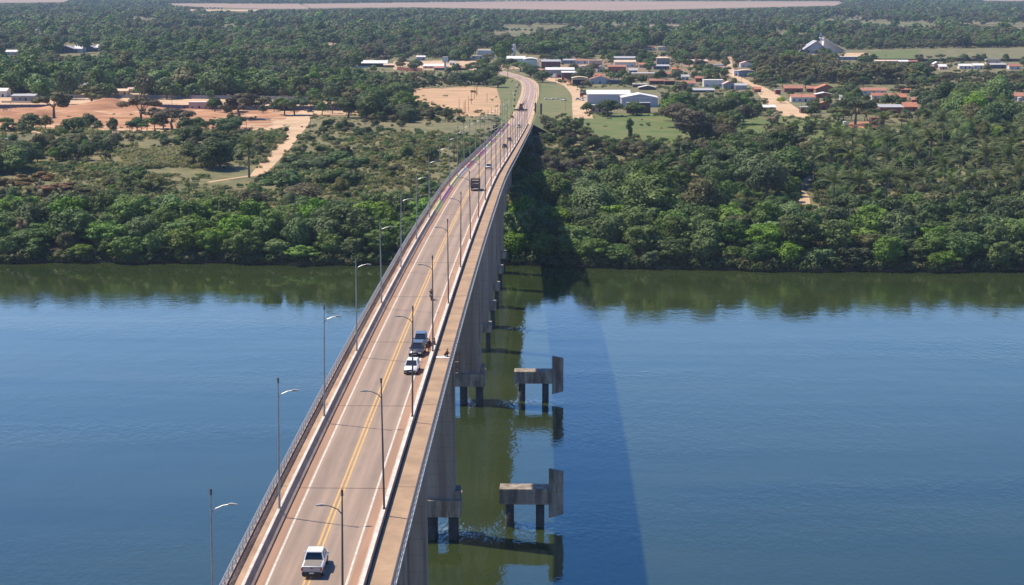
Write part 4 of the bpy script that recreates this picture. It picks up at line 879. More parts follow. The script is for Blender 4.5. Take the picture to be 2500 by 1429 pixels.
 ('brown roofed brick house left of the white flat-roofed building', 1698, 1714, 200, 2.8, 8, 'gx', P['brick'], P['terrad'], dict(rise=1.4, wins=2)),
 ('small terracotta house above the crossing street', 1560, 1580, 166, 3.0, 8, 'gx', P['pink'], P['terra'], dict(rise=1.4, wins=2)),
 ('grey tin roofed house behind the yellow house', 1536, 1556, 180, 2.8, 8, 'gx', P['greyw'], P['greyr'], dict(rise=1.4, wins=2)),
 ('low pink house below the two-storey grey house', 1640, 1662, 176, 2.6, 8, 'gx', P['pink'], P['terra'], dict(rise=1.4, wins=2)),
 ('small white house peeking out of trees right of the blue-fronted building', 1868, 1884, 182, 2.8, 8, 'gx', P['plaster'], P['metalr'], dict(rise=1.4, wins=2)),
 ('little orange roofed house in the trees above the red-roofed cluster', 1890, 1906, 156, 2.6, 8, 'gx', P['brick'], P['terra'], dict(rise=1.4, wins=2)),
 ('tiny terracotta house in the trees below the twin-gabled hall', 1970, 1984, 158, 2.6, 8, 'gx', P['brick'], P['terra'], dict(rise=1.4, wins=2)),
 ('pale house in the woodland between the blue front and the red-roofed cluster', 1876, 1898, 190, 2.6, 8, 'gx', P['cream'], P['metalr'], dict(rise=1.4, wins=2)),
 ('brick house below the row at the perimeter wall', 2094, 2112, 170, 2.6, 8, 'gx', P['brick'], P['terra'], dict(rise=1.4, wins=2)),
 ('red roofed shack at the corner above the kiosk', 1842, 1858, 226, 2.4, 8, 'gx', P['brick'], P['terra'], dict(rise=1.4, wins=2)),
 ('small white cottage in the middle of the palms right of the cluster', 2052, 2066, 248, 2.6, 8, 'gx', P['plaster'], P['greyr'], dict(rise=1.4, wins=2)),
 ('terracotta cottage above the double house', 2200, 2222, 228, 2.6, 8, 'gx', P['brick'], P['terra'], dict(rise=1.4, wins=2)),
 ('small brick cottage right of the double house', 2226, 2246, 254, 2.6, 8, 'gx', P['brickd'], P['terra'], dict(rise=1.4, wins=2)),
 ('lone pale cottage in the woodland clearing toward the right', 2268, 2282, 250, 3.0, 8, 'gx', P['cream'], P['terra'], dict(rise=1.4, wins=2)),
 ('orange roofed hut near the right palms', 2348, 2368, 268, 2.4, 8, 'gx', P['brick'], P['terra'], dict(rise=1.4, wins=2)),
 ('white walled shack in the far compound right of the square tower', 1098, 1110, 160, 2.6, 8, 'gx', P['plaster'], P['greyr'], dict(rise=1.4, wins=2)),
 ('red brick hut between the red roofed sheds and the flat-topped tree', 1120, 1140, 172, 2.2, 8, 'gx', P['brick'], P['terra'], dict(rise=1.4, wins=2)),
 # left side
 ('white canopy roof between the trees on the left', 143, 212, 222, 3.8, 14, 'gx', P['dwall'], P['greyr'], dict(rise=1.8, wins=0, name='canopy', cat='canopy', open_=True)),
 ('white roofed house with a red gable at the left edge', -20, 16, 238, 4.4, 12, 'gx', P['plaster'], P['metalr'], dict(rise=1.6, wins=2)),
 ('low grey block building with two dark doors at the left', 28, 84, 247, 3.4, 8, 'shed', P['greyw'], P['greyr'], dict(rise=.8, wins=4)),
 ('pale roofed low house behind the left wall', 280, 312, 232, 2.8, 9, 'gx', P['cream'], P['cream'], dict(rise=1.2, wins=2)),
 ('reddish roofed low house right of the pale roofed low house', 312, 342, 227, 2.6, 8, 'gx', P['cream'], P['pink'], dict(rise=1, wins=1)),
 ('pale pink block building standing at the left wall', 461, 512, 268, 4.6, 6, 'flat', P['pink'], P['plaster'], dict(wins=3)),
 ('big dark hall with a white roof slope in the left woods', 140, 182, 130, 4.4, 16, 'gy', P['slate'], P['greyr'], dict(rise=3.4, wins=0, name='hall', cat='hall')),
 ('white sunlit roof wing of the big dark hall', 176, 200, 129, 4.4, 26, 'shed', P['plaster'], P['metalr'], dict(rise=3.4, wins=0, name='hall', cat='hall')),
 ('smaller dark hall in the left woods', 205, 232, 127, 4.2, 14, 'gy', P['slate'], P['greyr'], dict(rise=2.6, wins=0, name='hall', cat='hall')),
 ('white sunlit roof wing of the smaller dark hall', 230, 251, 126, 4.2, 22, 'shed', P['plaster'], P['metalr'], dict(rise=3, wins=0, name='hall', cat='hall')),
 ('little white roofed house right of the two dark halls', 270, 284, 125, 3.6, 10, 'shed', P['plaster'], P['metalr'], dict(rise=1.6, wins=0)),
 ('white roofed house in the woods at the far left', 14, 44, 135, 3.6, 12, 'gx', P['plaster'], P['metalr'], dict(rise=1.6, wins=2)),
 ('tiny white house in the woods left of the dark halls', 100, 112, 126, 3.6, 8, 'gx', P['plaster'], P['metalr'], dict(rise=1, wins=1)),
]
BLD = []
for h in HS:
    kw = h[9]; o = house(h[0], h[1], h[2], h[3], h[4], h[5], h[6], h[7], h[8], **kw); BLD.append((h[1], h[2], h[3]))
# twin-gabled hall on the right
t = thing('church_hall', 'big hall with two steep grey roofs standing above the woods', 'church hall', tuple(gp(1960, 131)), PSI)
k = 1/proj(gp(1990, 131))[2]
mb = MB(); mb.loft([[(0, 0, 0), (62*k, 0, 0), (62*k, 0, 1.5), (34*k, 0, 29*k), (0, 0, 1.5)], [(0, 26, 0), (62*k, 26, 0), (62*k, 26, 1.5), (34*k, 26, 29*k), (0, 26, 1.5)]]); mb.build('wall', M['bgreyw'], t)
mb = MB()
for xa, za, xb, zb in ((-6*k, 1.5, 34*k, 29*k), (34*k, 29*k, 66*k, 1.0)): mb.loft([[(xa, y, za+.05), (xb, y, zb+.05), (xb, y, zb+.9), (xa, y, za+.9)] for y in (-1.5, 28)])
mb.build('roof', M['greyr'], t)
mb = MB(); mb.loft([[(52*k, 16, 0), (106*k, 16, 0), (106*k, 16, 2), (58*k, 16, 34*k)], [(52*k, 44, 0), (106*k, 44, 0), (106*k, 44, 2), (58*k, 44, 34*k)]]); mb.build('wing_wall', M['plaster'], t)
mb = MB(); mb.loft([[(54*k, y, 34.5*k), (108*k, y, 1.9), (108*k, y, 3.0), (54*k, y, 37.5*k)] for y in (8, 46)]); mb.build('wing_roof', mat('pale_sheet_roof', (.58, .56, .53), .6, var=.12, vscale=.2), t)
mb = MB(); mb.tube([(47*k, 10, 5), (47*k, 10, 50*k)], .7, 6); mb.box(47*k-2.2, 47*k+2.2, 9.6, 10.4, 43*k, 45*k); mb.build('spire', M['bgreyw'], t)
# water towers
def tower(label, x, row, top, r, kind, m=M['plaster']):
    p = gp(x, row); k = 1/proj(p)[2]; Ht = (row-top)*k; t = thing('water_tower', label, 'water tower', tuple(p))
    if kind == 'square':
        mb = MB(); mb.box(-.9, .9, -.9, .9, 0, Ht*.62); mb.build('column', m, t)
        mb = MB(); mb.box(-r, r, -r, r, Ht*.6, Ht); mb.build('tank', m, t, bevel=.1)
    else:
        mb = MB(); mb.tube([(0, 0, 0), (0, 0, Ht*.35)], r*.45, 10); mb.build('column', M['greyw'], t)
        mb = MB(); mb.tube([(0, 0, Ht*.25), (0, 0, Ht*.9), (0, 0, Ht)], [r, r, r*.75], 16); mb.build('tank', m, t, smooth=False)
tower('square white water tower on a column by the red roofed sheds', 1087, 172, 139, 2.3, 'square')
tower('round white water tank on a stem above the road bend', 1255, 140, 109, 2.2, 'round')
tower('round cream water tank above the woods at the upper left', 92, 92, 71, 2.6, 'round', M['cream'])
tower('small round pale tank in the woods left of centre', 554, 110, 97, 1.7, 'round')
tower('round white tank at the right edge near the terracotta house', 2489, 252, 237, 1.5, 'round')
tower('small white cube tank on the orange rubble pad', 2065, 312, 297, 1.5, 'square')
tower('small blue and white tank behind the market sheds', 1679, 156, 145, 1.0, 'round')
tower('tiny white tank in the trees at the left edge', 15, 352, 338, 1.0, 'square')
# walls
def wall(label, pts, h, m, th=.25, name='boundary_wall'):
    t = thing(name, label, 'wall', (0, 0, 0)); P_ = [gp(*p) for p in pts]; mb = MB()
    for a, b in zip(P_, P_[1:]):
        d = Vector(b[:2]-a[:2]).normalized(); n = Vector((-d.y, d.x))*th/2
        mb.loft([[(p[0]-n.x, p[1]-n.y, p[2]-.1), (p[0]+n.x, p[1]+n.y, p[2]-.1), (p[0]+n.x, p[1]+n.y, p[2]+h), (p[0]-n.x, p[1]-n.y, p[2]+h)] for p in (a, b)])
    mb.build('masonry', m, t)
    mb = MB()
    for a, b in zip(P_, P_[1:]):
        L_ = np.linalg.norm(b-a); n = int(L_/5)
        for i in range(n+1): p = a+(b-a)*i/max(1, n); mb.box(p[0]-.2, p[0]+.2, p[1]-.2, p[1]+.2, p[2], p[2]+h+.15)
    mb.build('pillars', m, t)
wall('long dark block wall along the dirt field on the left, nearer of the two', [(-30, 266), (200, 265), (320, 263), (450, 267), (470, 266)], 2.6, M['slate'])
wall('dark block wall behind the trees from the pink building to the path', [(512, 268), (620, 270), (760, 270), (862, 271)], 2.8, M['slate'])
wall('grey block wall at the back of the pale yard on the left', [(84, 241), (250, 239), (420, 241), (620, 243), (860, 247)], 2.4, M['greyw'])
wall('low white wall at the left yard entrance', [(5, 251), (90, 252)], 1.2, M['cream'])
wall('long dark perimeter wall below the far right field', [(2095, 150), (2250, 151), (2400, 150), (2510, 151)], 2.8, M['dwall'])
wall('pale plastered wall along the street left of the crossing', [(1660, 160), (1700, 163), (1782, 170)], 2.2, M['pink'])
wall('brick wall along the dirt street below the brick store', [(1378, 196), (1392, 205), (1398, 210)], 2.0, M['brick'])
wall('low white kerb wall in front of the open shed compound', [(866, 165), (900, 165)], 1.2, M['plaster'])
wall('orange brick wall in front of the cream shed', [(970, 172), (1030, 176)], 3.0, M['brick'])
wall('white wall with a sign panel near the arched hall', [(1313, 168), (1316, 168)], 6.0, M['plaster'])
# posts and poles
def pole(label, x, row, h, m=M['wood'], arm=True, r=.14, group='utility poles'):
    p = gp(x, row); t = thing('utility_pole', label, 'utility pole', tuple(p), 0, group)
    mb = MB(); mb.tube([(0, 0, 0), (0, 0, h)], [r, r*.75], 6); mb.build('shaft', m, t)
    if arm: mb = MB(); mb.box(-.9, .9, -.06, .06, h-.6, h-.45); mb.build('cross_arm', m, t)
for lab, x, row, h in [('left edge of the dirt track', 27, 279, 8), ('left of the lone bare tree on the dirt track', 93, 268, 9), ('right of the lone bare tree near the wall', 238, 264, 8), ('behind the twin-trunk trees at the wall', 420, 262, 9), ('near the path end at the wall', 643, 271, 8), ('right of the roadside trees at the wall', 794, 274, 8), ('above the pale roofed low house', 326, 222, 8), ('by the grass clearing above the hidden shrub', 401, 330, 8), ('at the right of the diagonal path', 758, 315, 7), ('behind the diagonal path palm', 602, 330, 9), ('left of the far open shed', 888, 145, 9), ('behind the pale blue house, left', 968, 145, 9), ('by the dirt street entrance', 1357, 209, 9), ('in the grass right of the street', 1381, 270, 7), ('at the road bend beside the round tank', 1200, 163, 9), ('in front of the left town trees', 1618, 158, 9), ('behind the blue-fronted building', 1770, 160, 9), ('in the middle of the green meadow', 1590, 165, 8), ('beside the unfinished brick house', 1979, 282, 10), ('left of the terracotta veranda', 1957, 262, 9), ('at the street bend near the kiosk', 1810, 205, 8), ('above the striped white roof', 2162, 158, 9), ('in the shrubs left of the far bridge', 892, 340, 12), ('at the sunny shrubs right of the path', 980, 352, 12)]:
    pole('thin utility pole standing '+lab, x, row, h)
for i, (x, row, h) in enumerate([(1121, 277, 9), (1133, 282, 8), (1136, 276, 8), (1144, 272, 9), (1151, 255, 8), (1158, 244, 9), (1163, 236, 9), (1165, 232, 8), (1189, 250, 6)]):
    pole('rust coloured post in the orange field, %s from the left' % ORD[i], x, row, h, M['rustp'] if i != 0 else M['steel'], False, .17, 'posts in the orange field')
for i, (x, row) in enumerate([(1307, 279), (1321, 281)]):
    p = gp(x, row); t = thing('sign_pillar', ('left' if i == 0 else 'right')+' one of the two dark upright pillars beside the road end', 'pillar', tuple(p))
    mb = MB(); mb.loft([[(-.45, -.3, 0), (.45, -.3, 0), (.45, .3, 0), (-.45, .3, 0)], [(-.5, -.3, 6.8), (.5, -.3, 6.8), (.5, .3, 6.8), (-.5, .3, 6.8)]]); mb.build('shaft', mat('dark_green_paint', (.03, .045, .04), .7, var=.3, vscale=.5), t)
    mb = MB(); mb.box(.5, .62, -.32, .32, 0, 6.9); mb.box(-.7, .7, -.5, .5, 0, .5); mb.build('edge_frame', M['cream'], t)
for i, (x, row) in enumerate([(1259, 265), (1260, 250), (1261, 238), (1263, 228), (1266, 219), (1270, 213)]):
    p = gp(x, row); t = thing('litter_bin', 'dark round bin left of the road past the bridge, %s from it' % ORD[i], 'bin', (p[0]-1.0, p[1], p[2]), 0, 'dark bins along the road')
    mb = MB(); mb.tube([(0, 0, 0), (0, 0, 1.2)], .12, 6); mb.build('post', M['plaster'], t)
    mb = MB(); mb.tube([(0, 0, .9), (0, 0, 1.4), (0, 0, 2.0), (0, 0, 2.3)], [.35, .55, .5, .25], 10); mb.build('drum', M['black'], t)
def sign(label, x, row, m, h=1.9):
    p = gp(x, row); t = thing('road_sign', label, 'road sign', tuple(p)); mb = MB(); mb.tube([(0, 0, 0), (0, 0, h)], .05, 5); mb.build('post', M['steel'], t)
    mb = MB(); mb.tube([(0, -.06, h), (0, -.02, h)], .45, 12); mb.build('panel', m, t)
sign('red round road sign at the right of the bridge end', 1285, 303, M['carr']); sign('orange road sign at the right verge past the bridge end', 1300, 300, mat('orange_panel', (.6, .2, .03), .5)); sign('red sign at the foot of the left dark pillar', 1304, 276, M['carr'])
# town vehicles
def putg(o, x, y, rz=0):
    p = gp(x, y); o.location = (p[0], p[1], p[2]+.12); o.rotation_euler = (0, 0, rz)
def boxtruck(label, m, m2):
    t = thing('truck', label, 'truck'); mb = MB(); mb.box(-1.2, 1.2, -2.2, 4, .8, 3.4); mb.build('cargo_box', m, t, bevel=.05)
    mb = MB(); mb.box(-1.1, 1.1, -4.2, -2.3, .7, 2.9); mb.build('cab', m2, t, bevel=.15); mb = MB(); mb.box(-.95, .95, -4.25, -4.1, 1.7, 2.5); mb.build('windscreen', M['glass'], t)
    for s in (-1, 1):
        for y in (-3.3, 2.6): wheel(t, s*1.0, y, .5, .3)
    return t
putg(boxtruck('dark red truck on the dirt street left of the big warehouse', M['card'], M['carr']), 1420, 238, 0)
putg(boxtruck('red and white truck in front of the grey brick warehouse', M['carw'], M['carr']), 1353, 191, R(70))
for i, (x, y, m, d, lb) in enumerate([(1422, 246, 'carw', 10, 'white car on the dirt street just below the dark red truck'), (1412, 245, 'cars', 80, 'silver car left of the white car on the dirt street'), (1377, 246, 'cars', 60, 'silver car parked on the grass under the small dark tree'), (992, 150, 'carg', 90, 'grey car in the far compound by the woods'), (998, 152, 'carg', 90, 'dark grey car right beside the grey car in the far compound'), (1290, 166, 'carr', 90, 'red car parked left of the roadside trees at the bend'), (1640, 205, 'cars', 20, 'silver car by the low brick row'), (758, 275, 'card', 90, 'dark car parked at the end of the diagonal path'), (1775, 190, 'carr', 30, 'red car beside the blue-fronted building'), (2064, 259, 'carw', 50, 'white car under the palms right of the red-roofed cluster')]):
    putg(car(lb, M[m], 4.4, 1.8, 1.55, 'car'), x, y, R(d))
# banners and loose things
for i, (x, row, w_) in enumerate([(1333, 243, 2.2), (1340, 244, 1.6), (1349, 244, 2.4), (1360, 243, 2.0)]):
    p = gp(x, row); me = bpy.data.meshes.new('boulder'); bm = bmesh.new(); bmesh.ops.create_icosphere(bm, subdivisions=2, radius=w_*.6)
    rr = random.Random(i); 
    for v in bm.verts: v.co *= rr.uniform(.8, 1.15); v.co.z = v.co.z*.7+.3
    bm.to_mesh(me); bm.free(); me.materials.append(M['stone'])
    tag(obj('boulder', me, None, p), 'pale boulder in the grass right of the road, %s from the left' % ORD[i], 'boulder', 'pale boulders in the grass')
t = thing('rubble_pile', 'orange brick rubble on the pad beside the ruined brick house', 'rubble', tuple(gp(2100, 309)))
mb = MB(); rr = random.Random(3)
for i in range(60): x, y, s = rr.uniform(-9, 9), rr.uniform(-5, 5), rr.uniform(.3, .9); mb.box(x, x+s*2, y, y+s, 0, s*.9)
mb.build('bricks', M['terra'], t)
sheet('dirt_pad', [(2060, 300), (2135, 296), (2160, 304), (2150, 314), (2060, 314)], M['dirt'], .12)
# wide hoarding in the shrubs near the left side of the bridge
p = gp(1212, 322); t = thing('hoarding', 'dark rectangular hoarding in the shrubs left of the bridge end', 'hoarding', tuple(p)); mb = MB(); mb.box(-2, 2, -.1, .1, 1.6, 3.4); mb.build('panel', M['black'], t); mb = MB(); mb.tube([(-1.5, .1, 0), (-1.5, .1, 3)], .08, 5); mb.tube([(1.5, .1, 0), (1.5, .1, 3)], .08, 5); mb.build('legs', M['wood'], t)
# ------------------------------------------------------------------ vegetation
def leaves(rs, lobes, n, size, up=.35, inner=.12, droop=0.):
    """n leaf-clump faces scattered over a set of lobes (cx,cy,cz,rx,rz)"""
    w = np.array([l[3]*l[4] for l in lobes]); w = w/w.sum(); li = rs.choice(len(lobes), n, p=w); Lb = np.array(lobes)[li]
    d = rs.normal(size=(n, 3)); d[:, 2] += up; d /= np.linalg.norm(d, axis=1)[:, None]
    rad = 1-np.abs(rs.normal(0, .12, n)); ins = rs.rand(n) < inner; rad[ins] = rs.uniform(.3, .8, ins.sum())
    P_ = Lb[:, :3]+d*np.stack([Lb[:, 3], Lb[:, 3], Lb[:, 4]], 1)*rad[:, None]; P_[:, 2] -= droop*np.linalg.norm(P_[:, :2], axis=1)**2*.01
    nn = d+rs.normal(0, .28, (n, 3)); nn[:, 2] += .25; nn /= np.linalg.norm(nn, axis=1)[:, None]
    a = np.cross(nn, rs.normal(size=(n, 3))); a /= np.linalg.norm(a, axis=1)[:, None]; b = np.cross(nn, a)
    s = size*rs.uniform(.55, 1.3, n)[:, None]; k = rs.uniform(.55, 1.0, n)[:, None]
    V = np.stack([P_-a*s*.5, P_+b*s*.42*k, P_+a*s*.5, P_-b*s*.42*k], 1).reshape(-1, 3)
    return V
def leafmesh(name, V, m, trunk=None):
    me = bpy.data.meshes.new(name); n = len(V)//4
    tv = trunk.v if trunk else []; tf = trunk.f if trunk else []
    F_ = [(4*i, 4*i+1, 4*i+2, 4*i+3) for i in range(n)]+[tuple(j+4*n for j in f) for f in tf]
    me.from_pydata([tuple(v) for v in V]+list(tv), [], F_); me.materials.append(m)
    if trunk:
        me.materials.append(M['bark']); mi = [0]*n+[1]*len(tf); me.polygons.foreach_set('material_index', mi)
    me.update(); return me
def lobeset(rs, kind):
    """lobes for a crown about 10 m tall and 10 m wide"""
    L_ = []
    if kind == 'bank':      # one broad dome, its skin broken into clumps, down to the ground
        L_ += [(0, 0, 5.4, 3.7, 3.2), (rs.uniform(-1.5, 1.5), rs.uniform(-1.5, 1.5), 4.2, 3.6, 3.0)]
        for k in range(20):
            a = rs.uniform(0, 6.28); e = math.asin(rs.uniform(-.25, 1)); R_ = rs.uniform(.8, 1.7); k_ = rs.uniform(.85, 1.12)
            L_.append((3.9*k_*math.cos(e)*math.cos(a), 3.9*k_*math.cos(e)*math.sin(a), 5.0+3.6*k_*math.sin(e), R_, R_*.6))
    elif kind == 'round':
        for k in range(11):
            a = rs.uniform(0, 6.28); r = 3.*math.sqrt(rs.uniform(.02, 1)); z = 7-.28*r*r+rs.uniform(-.8, .8); R_ = rs.uniform(1.5, 2.4); L_.append((r*math.cos(a), r*math.sin(a), z, R_, R_*.8))
        L_.append((0, 0, 5.6, 3.3, 2.6))
    elif kind == 'spread':  # umbrella, trunk showing
        for k in range(17):
            a = rs.uniform(0, 6.28); r = 4.2*math.sqrt(rs.uniform(.02, 1)); z = 8.3-.09*r*r+rs.uniform(-.9, .4); R_ = rs.uniform(1.3, 2.1); L_.append((r*math.cos(a), r*math.sin(a), z, R_, R_*.62))
    elif kind == 'sparse':
        for k in range(15):
            a = rs.uniform(0, 6.28); r = 3.9*math.sqrt(rs.uniform(.05, 1)); z = 7-.12*r*r+rs.uniform(-1.8, 1.4); R_ = rs.uniform(.8, 1.5); L_.append((r*math.cos(a), r*math.sin(a), z, R_, R_*.6))
    elif kind == 'bush':
        for k in range(9):
            a = rs.uniform(0, 6.28); r = 3.6*math.sqrt(rs.uniform(.02, 1)); R_ = rs.uniform(1.2, 2.0); L_.append((r*math.cos(a), r*math.sin(a), rs.uniform(.6, 3.4)-.12*r, R_, R_*.8))
    elif kind == 'narrow':
        for k in range(10):
            a = rs.uniform(0, 6.28); r = rs.uniform(0, 1.2); z = 3.5+k*.6; R_ = rs.uniform(.9, 1.5); L_.append((r*math.cos(a), r*math.sin(a), z, R_, R_*.9))
    return L_
def trunkmb(rs, kind, lobes):
    mb = MB(); top = 5.5 if kind in ('spread', 'sparse') else 4.5
    bx, by = rs.uniform(-.5, .5, 2); mb.tube([(0, 0, -.6), (bx*.4, by*.4, top*.35), (bx, by, top*.6)], [.36, .28, .22], 6)
    for k in range(min(5, len(lobes))):
        l = lobes[k*2 % len(lobes)]; mb.tube([(bx, by, top*.58), ((bx+l[0])*.5, (by+l[1])*.5, (top*.58+l[2])*.52), (l[0]*.9, l[1]*.9, l[2])], [.17, .12, .05], 5)
    return mb
CR = {}
def crown(kind, leaf, v, lod=0):
    key = (kind, leaf, v, lod)
    if key in CR: return CR[key]
    rs = np.random.RandomState(abs(hash_((kind, v)))%10007)
    lb = lobeset(rs, kind); n, s = {0: (3800, .62), 1: (900, 1.05), 2: (260, 1.9)}[lod]
    if kind == 'sparse': n = int(n*.9)
    if kind == 'bare': n = 10
    if kind == 'spread': n = int(n*1.05)
    if kind == 'narrow': n = int(n*.5)
    V = leaves(rs, lb, n, s); CR[key] = (leafmesh('crown', V, LEAF[leaf]), trunkmb(rs, kind, lb), V); return CR[key]
def hash_(t): return sum((i+3)*ord(c)*31 for i, c in enumerate(str(t)))
TM = {}
def trunk_mesh(kind, leaf, v):
    k = (kind, v)
    if k not in TM:
        me = crown(kind, leaf, v)[1].mesh('trunk'); me.materials.append(M['bark']); TM[k] = me
    return TM[k]
def tree(kind, leaf, v, loc, h, r, rz, label, group=None, cat='tree', name='tree'):
    t = thing(name, label, cat, loc, rz, group); t.scale = (r/5., r/5., h/10. if kind not in ('bush',) else h/4.6)
    if kind != 'bush': obj('trunk', trunk_mesh(kind, leaf, v), t)
    obj('crown', crown(kind, leaf, v)[0], t); return t
def inside(x, y, poly):
    c = False; n = len(poly); j = n-1
    for i in range(n):
        xi, yi = poly[i]; xj, yj = poly[j]
        if (yi > y) != (yj > y) and x < (xj-xi)*(y-yi)/(yj-yi)+xi: c = not c
        j = i
    return c
CLEAR = [
 [(-200, 243), (420, 243), (640, 240), (870, 250), (870, 283), (762, 284), (735, 296), (640, 318), (560, 306), (420, 314), (250, 318), (-200, 318)],
 [(736, 278), (768, 280), (750, 310), (718, 352), (676, 398), (652, 430), (618, 432), (648, 398), (688, 345), (720, 300)],
 [(300, 412), (480, 411), (640, 414), (640, 430), (560, 434), (500, 430), (360, 428)],
 [(504, 438), (620, 428), (630, 434), (620, 448), (510, 462)],
 [(1040, 214), (1228, 211), (1262, 196), (1300, 205), (1330, 230), (1330, 282), (1240, 300), (1226, 290), (1130, 280), (1105, 262), (1020, 240), (990, 230)],
 [(1180, 168), (1255, 170), (1330, 196), (1350, 196), (1390, 210), (1425, 235), (1430, 285), (1640, 284), (1640, 300), (1700, 326), (1830, 325), (1800, 300), (1805, 284), (1870, 284), (1860, 322), (1620, 338), (1460, 332), (1430, 300), (1410, 282), (1330, 284), (1326, 225), (1262, 200), (1180, 178)],
 [(1942, 508), (1998, 508), (1984, 470), (1988, 428), (1962, 430), (1944, 462)],
 [(2060, 123), (2240, 119), (2500, 116), (2700, 114), (2700, 148), (2060, 148)],
 [(870, 148), (930, 142), (1010, 140), (1140, 150), (1220, 150), (1230, 158), (1185, 172), (1100, 176), (880, 168)],
 [(1640, 150), (1790, 150), (1795, 168), (1650, 168)],
 [(1772, 140), (1790, 140), (1796, 180), (1812, 196), (1875, 218), (1905, 232), (1955, 262), (1990, 286), (1960, 290), (1915, 285), (1880, 262), (1885, 245), (1830, 215), (1780, 190)],
 [(1900, 205), (2050, 205), (2060, 240), (2050, 275), (1960, 290), (1900, 250)],
 [(2090, 206), (2230, 206), (2250, 240), (2250, 276), (2160, 312), (2060, 312), (2055, 285), (2120, 262)],
 [(2090, 264), (1990, 280), (2060, 296), (2140, 296)],
 [(2040, 138), (2115, 138), (2115, 148), (2040, 148)], [(1956, 128), (1993, 102), (2010, 94), (2066, 122), (2064, 130)],
 [(2270, 150), (2500, 144), (2500, 170), (2270, 170)], [(2466, 226), (2520, 226), (2520, 250), (2466, 250)],
 [(1300, 140), (1370, 138), (1370, 168), (1410, 170), (1406, 196), (1330, 190), (1305, 168)], [(1395, 182), (1436, 182), (1436, 210), (1395, 210)],
 [(1440, 182), (1500, 184), (1520, 196), (1520, 208), (1450, 206)], [(1540, 168), (1606, 168), (1606, 180), (1542, 190)], [(1480, 154), (1560, 140), (1560, 160), (1530, 176), (1484, 178)],
 [(1430, 216), (1610, 212), (1612, 280), (1432, 280)], [(1540, 202), (1606, 202), (1606, 218), (1540, 218)], [(1584, 194), (1710, 196), (1700, 210), (1584, 210)],
 [(1714, 188), (1830, 194), (1828, 218), (1764, 218), (1716, 210)], [(1688, 213), (1748, 213), (1748, 226), (1688, 226)], [(1785, 160), (1845, 160), (1845, 186), (1790, 186)],
 [(1595, 138), (1636, 138), (1636, 168), (1595, 168)], [(1370, 144), (1440, 146), (1475, 142), (1478, 172), (1440, 164), (1372, 154)], [(1570, 112), (1634, 112), (1634, 123), (1570, 123)],
 [(1228, 134), (1315, 134), (1315, 162), (1228, 160)], [(1160, 118), (1212, 118), (1212, 138), (1150, 144)], [(1015, 136), (1040, 136), (1040, 148), (1015, 148)],
 [(136, 124), (158, 108), (200, 108), (204, 132), (140, 130)], [(204, 122), (222, 108), (252, 108), (254, 128), (205, 127)], [(268, 115), (285, 115), (285, 124), (268, 124)], [(12, 122), (46, 122), (46, 132), (12, 132)], [(86, 70), (98, 70), (98, 88), (86, 88)], [(550, 97), (558, 97), (558, 107), (550, 107)], [(1248, 108), (1262, 108), (1262, 136), (1248, 136)],
 [(142, 206), (214, 206), (214, 216), (142, 216)], [(278, 216), (344, 214), (344, 230), (278, 232)], [(26, 228), (86, 228), (86, 246), (26, 246)], [(-20, 216), (18, 216), (18, 236), (-20, 236)],
 [(735, 10), (1270, 4), (2060, 4), (2040, 13), (1500, 25), (1000, 17), (760, 20)], [(-200, -20), (240, -20), (150, 5), (-200, 8)], [(380, 9), (730, 10), (760, 21), (640, 21), (480, 16)], [(2360, -20), (2600, -20), (2600, 3), (2400, 1)],
 [(700, -20), (2300, -20), (1900, -1), (1300, 0), (760, -2)], [(450, 24), (640, 24), (620, 27), (450, 26.5)],
 [(1440, 134), (1482, 133), (1482, 141), (1440, 141)],
]
SPARSE = [  # (poly, keep probability, size factor)
 ([(1940, 345), (2540, 330), (2540, 550), (1940, 550)], .8, .52),
 ([(840, 345), (940, 300), (1130, 300), (1210, 290), (1110, 480), (1050, 520), (880, 500), (840, 380)], .10, .6),
 ([(60, 396), (480, 390), (650, 400), (700, 470), (520, 470), (400, 460), (60, 445)], .05, .35),
 ([(-400, 430), (1120, 430), (1120, 545), (-400, 560)], .14, .6),
 ([(300, 365), (500, 365), (500, 408), (300, 408)], .12, .4),
 ([(600, 290), (760, 300), (740, 330), (640, 420), (560, 400), (560, 310)], .45, .6),
 ([(1890, 208), (2480, 208), (2480, 245), (2250, 262), (2060, 245), (1900, 230)], .22, .6),
 ([(740, 320), (900, 300), (940, 380), (960, 460), (700, 470), (660, 420)], .45, .6),
 ([(1380, 196), (1720, 205), (1900, 235), (1880, 280), (1640, 282), (1430, 240)], .3, .6),
 ([(2050, 290), (2330, 270), (2330, 330), (2200, 345), (2050, 330)], .25, .6),
 ([(1310, 140), (1880, 136), (1880, 205), (1560, 200), (1320, 196)], .72, .75),
 ([(-40, 318), (300, 322), (430, 322), (430, 350), (-40, 345)], .30, .5),
 ([(930, 200), (1230, 180), (1230, 214), (1000, 235), (900, 240)], .6, .7),
]
boxes_px = []
def raster(polys):
    g = np.zeros((760, 3300), bool); X_, Y_ = np.meshgrid(np.arange(-400, 2900)+.5, np.arange(-60, 700)+.5)
    for p in polys:
        xs = [a[0] for a in p]; ys = [a[1] for a in p]
        x0, x1, y0, y1 = max(0, int(min(xs))+399), min(3300, int(max(xs))+402), max(0, int(min(ys))+59), min(760, int(max(ys))+62)
        if x1 <= x0 or y1 <= y0: continue
        x = X_[y0:y1, x0:x1]; y = Y_[y0:y1, x0:x1]; c = np.zeros(x.shape, bool); j = len(p)-1
        for i in range(len(p)):
            xi, yi = p[i]; xj, yj = p[j]
            if yi != yj: c ^= ((yi > y) != (yj > y)) & (x < (xj-xi)*(y-yi)/(yj-yi)+xi)
            j = i
        g[y0:y1, x0:x1] |= c
    return g
CG = raster(CLEAR+FARCLR); SG = [raster([p]) for p, _, _ in SPARSE]
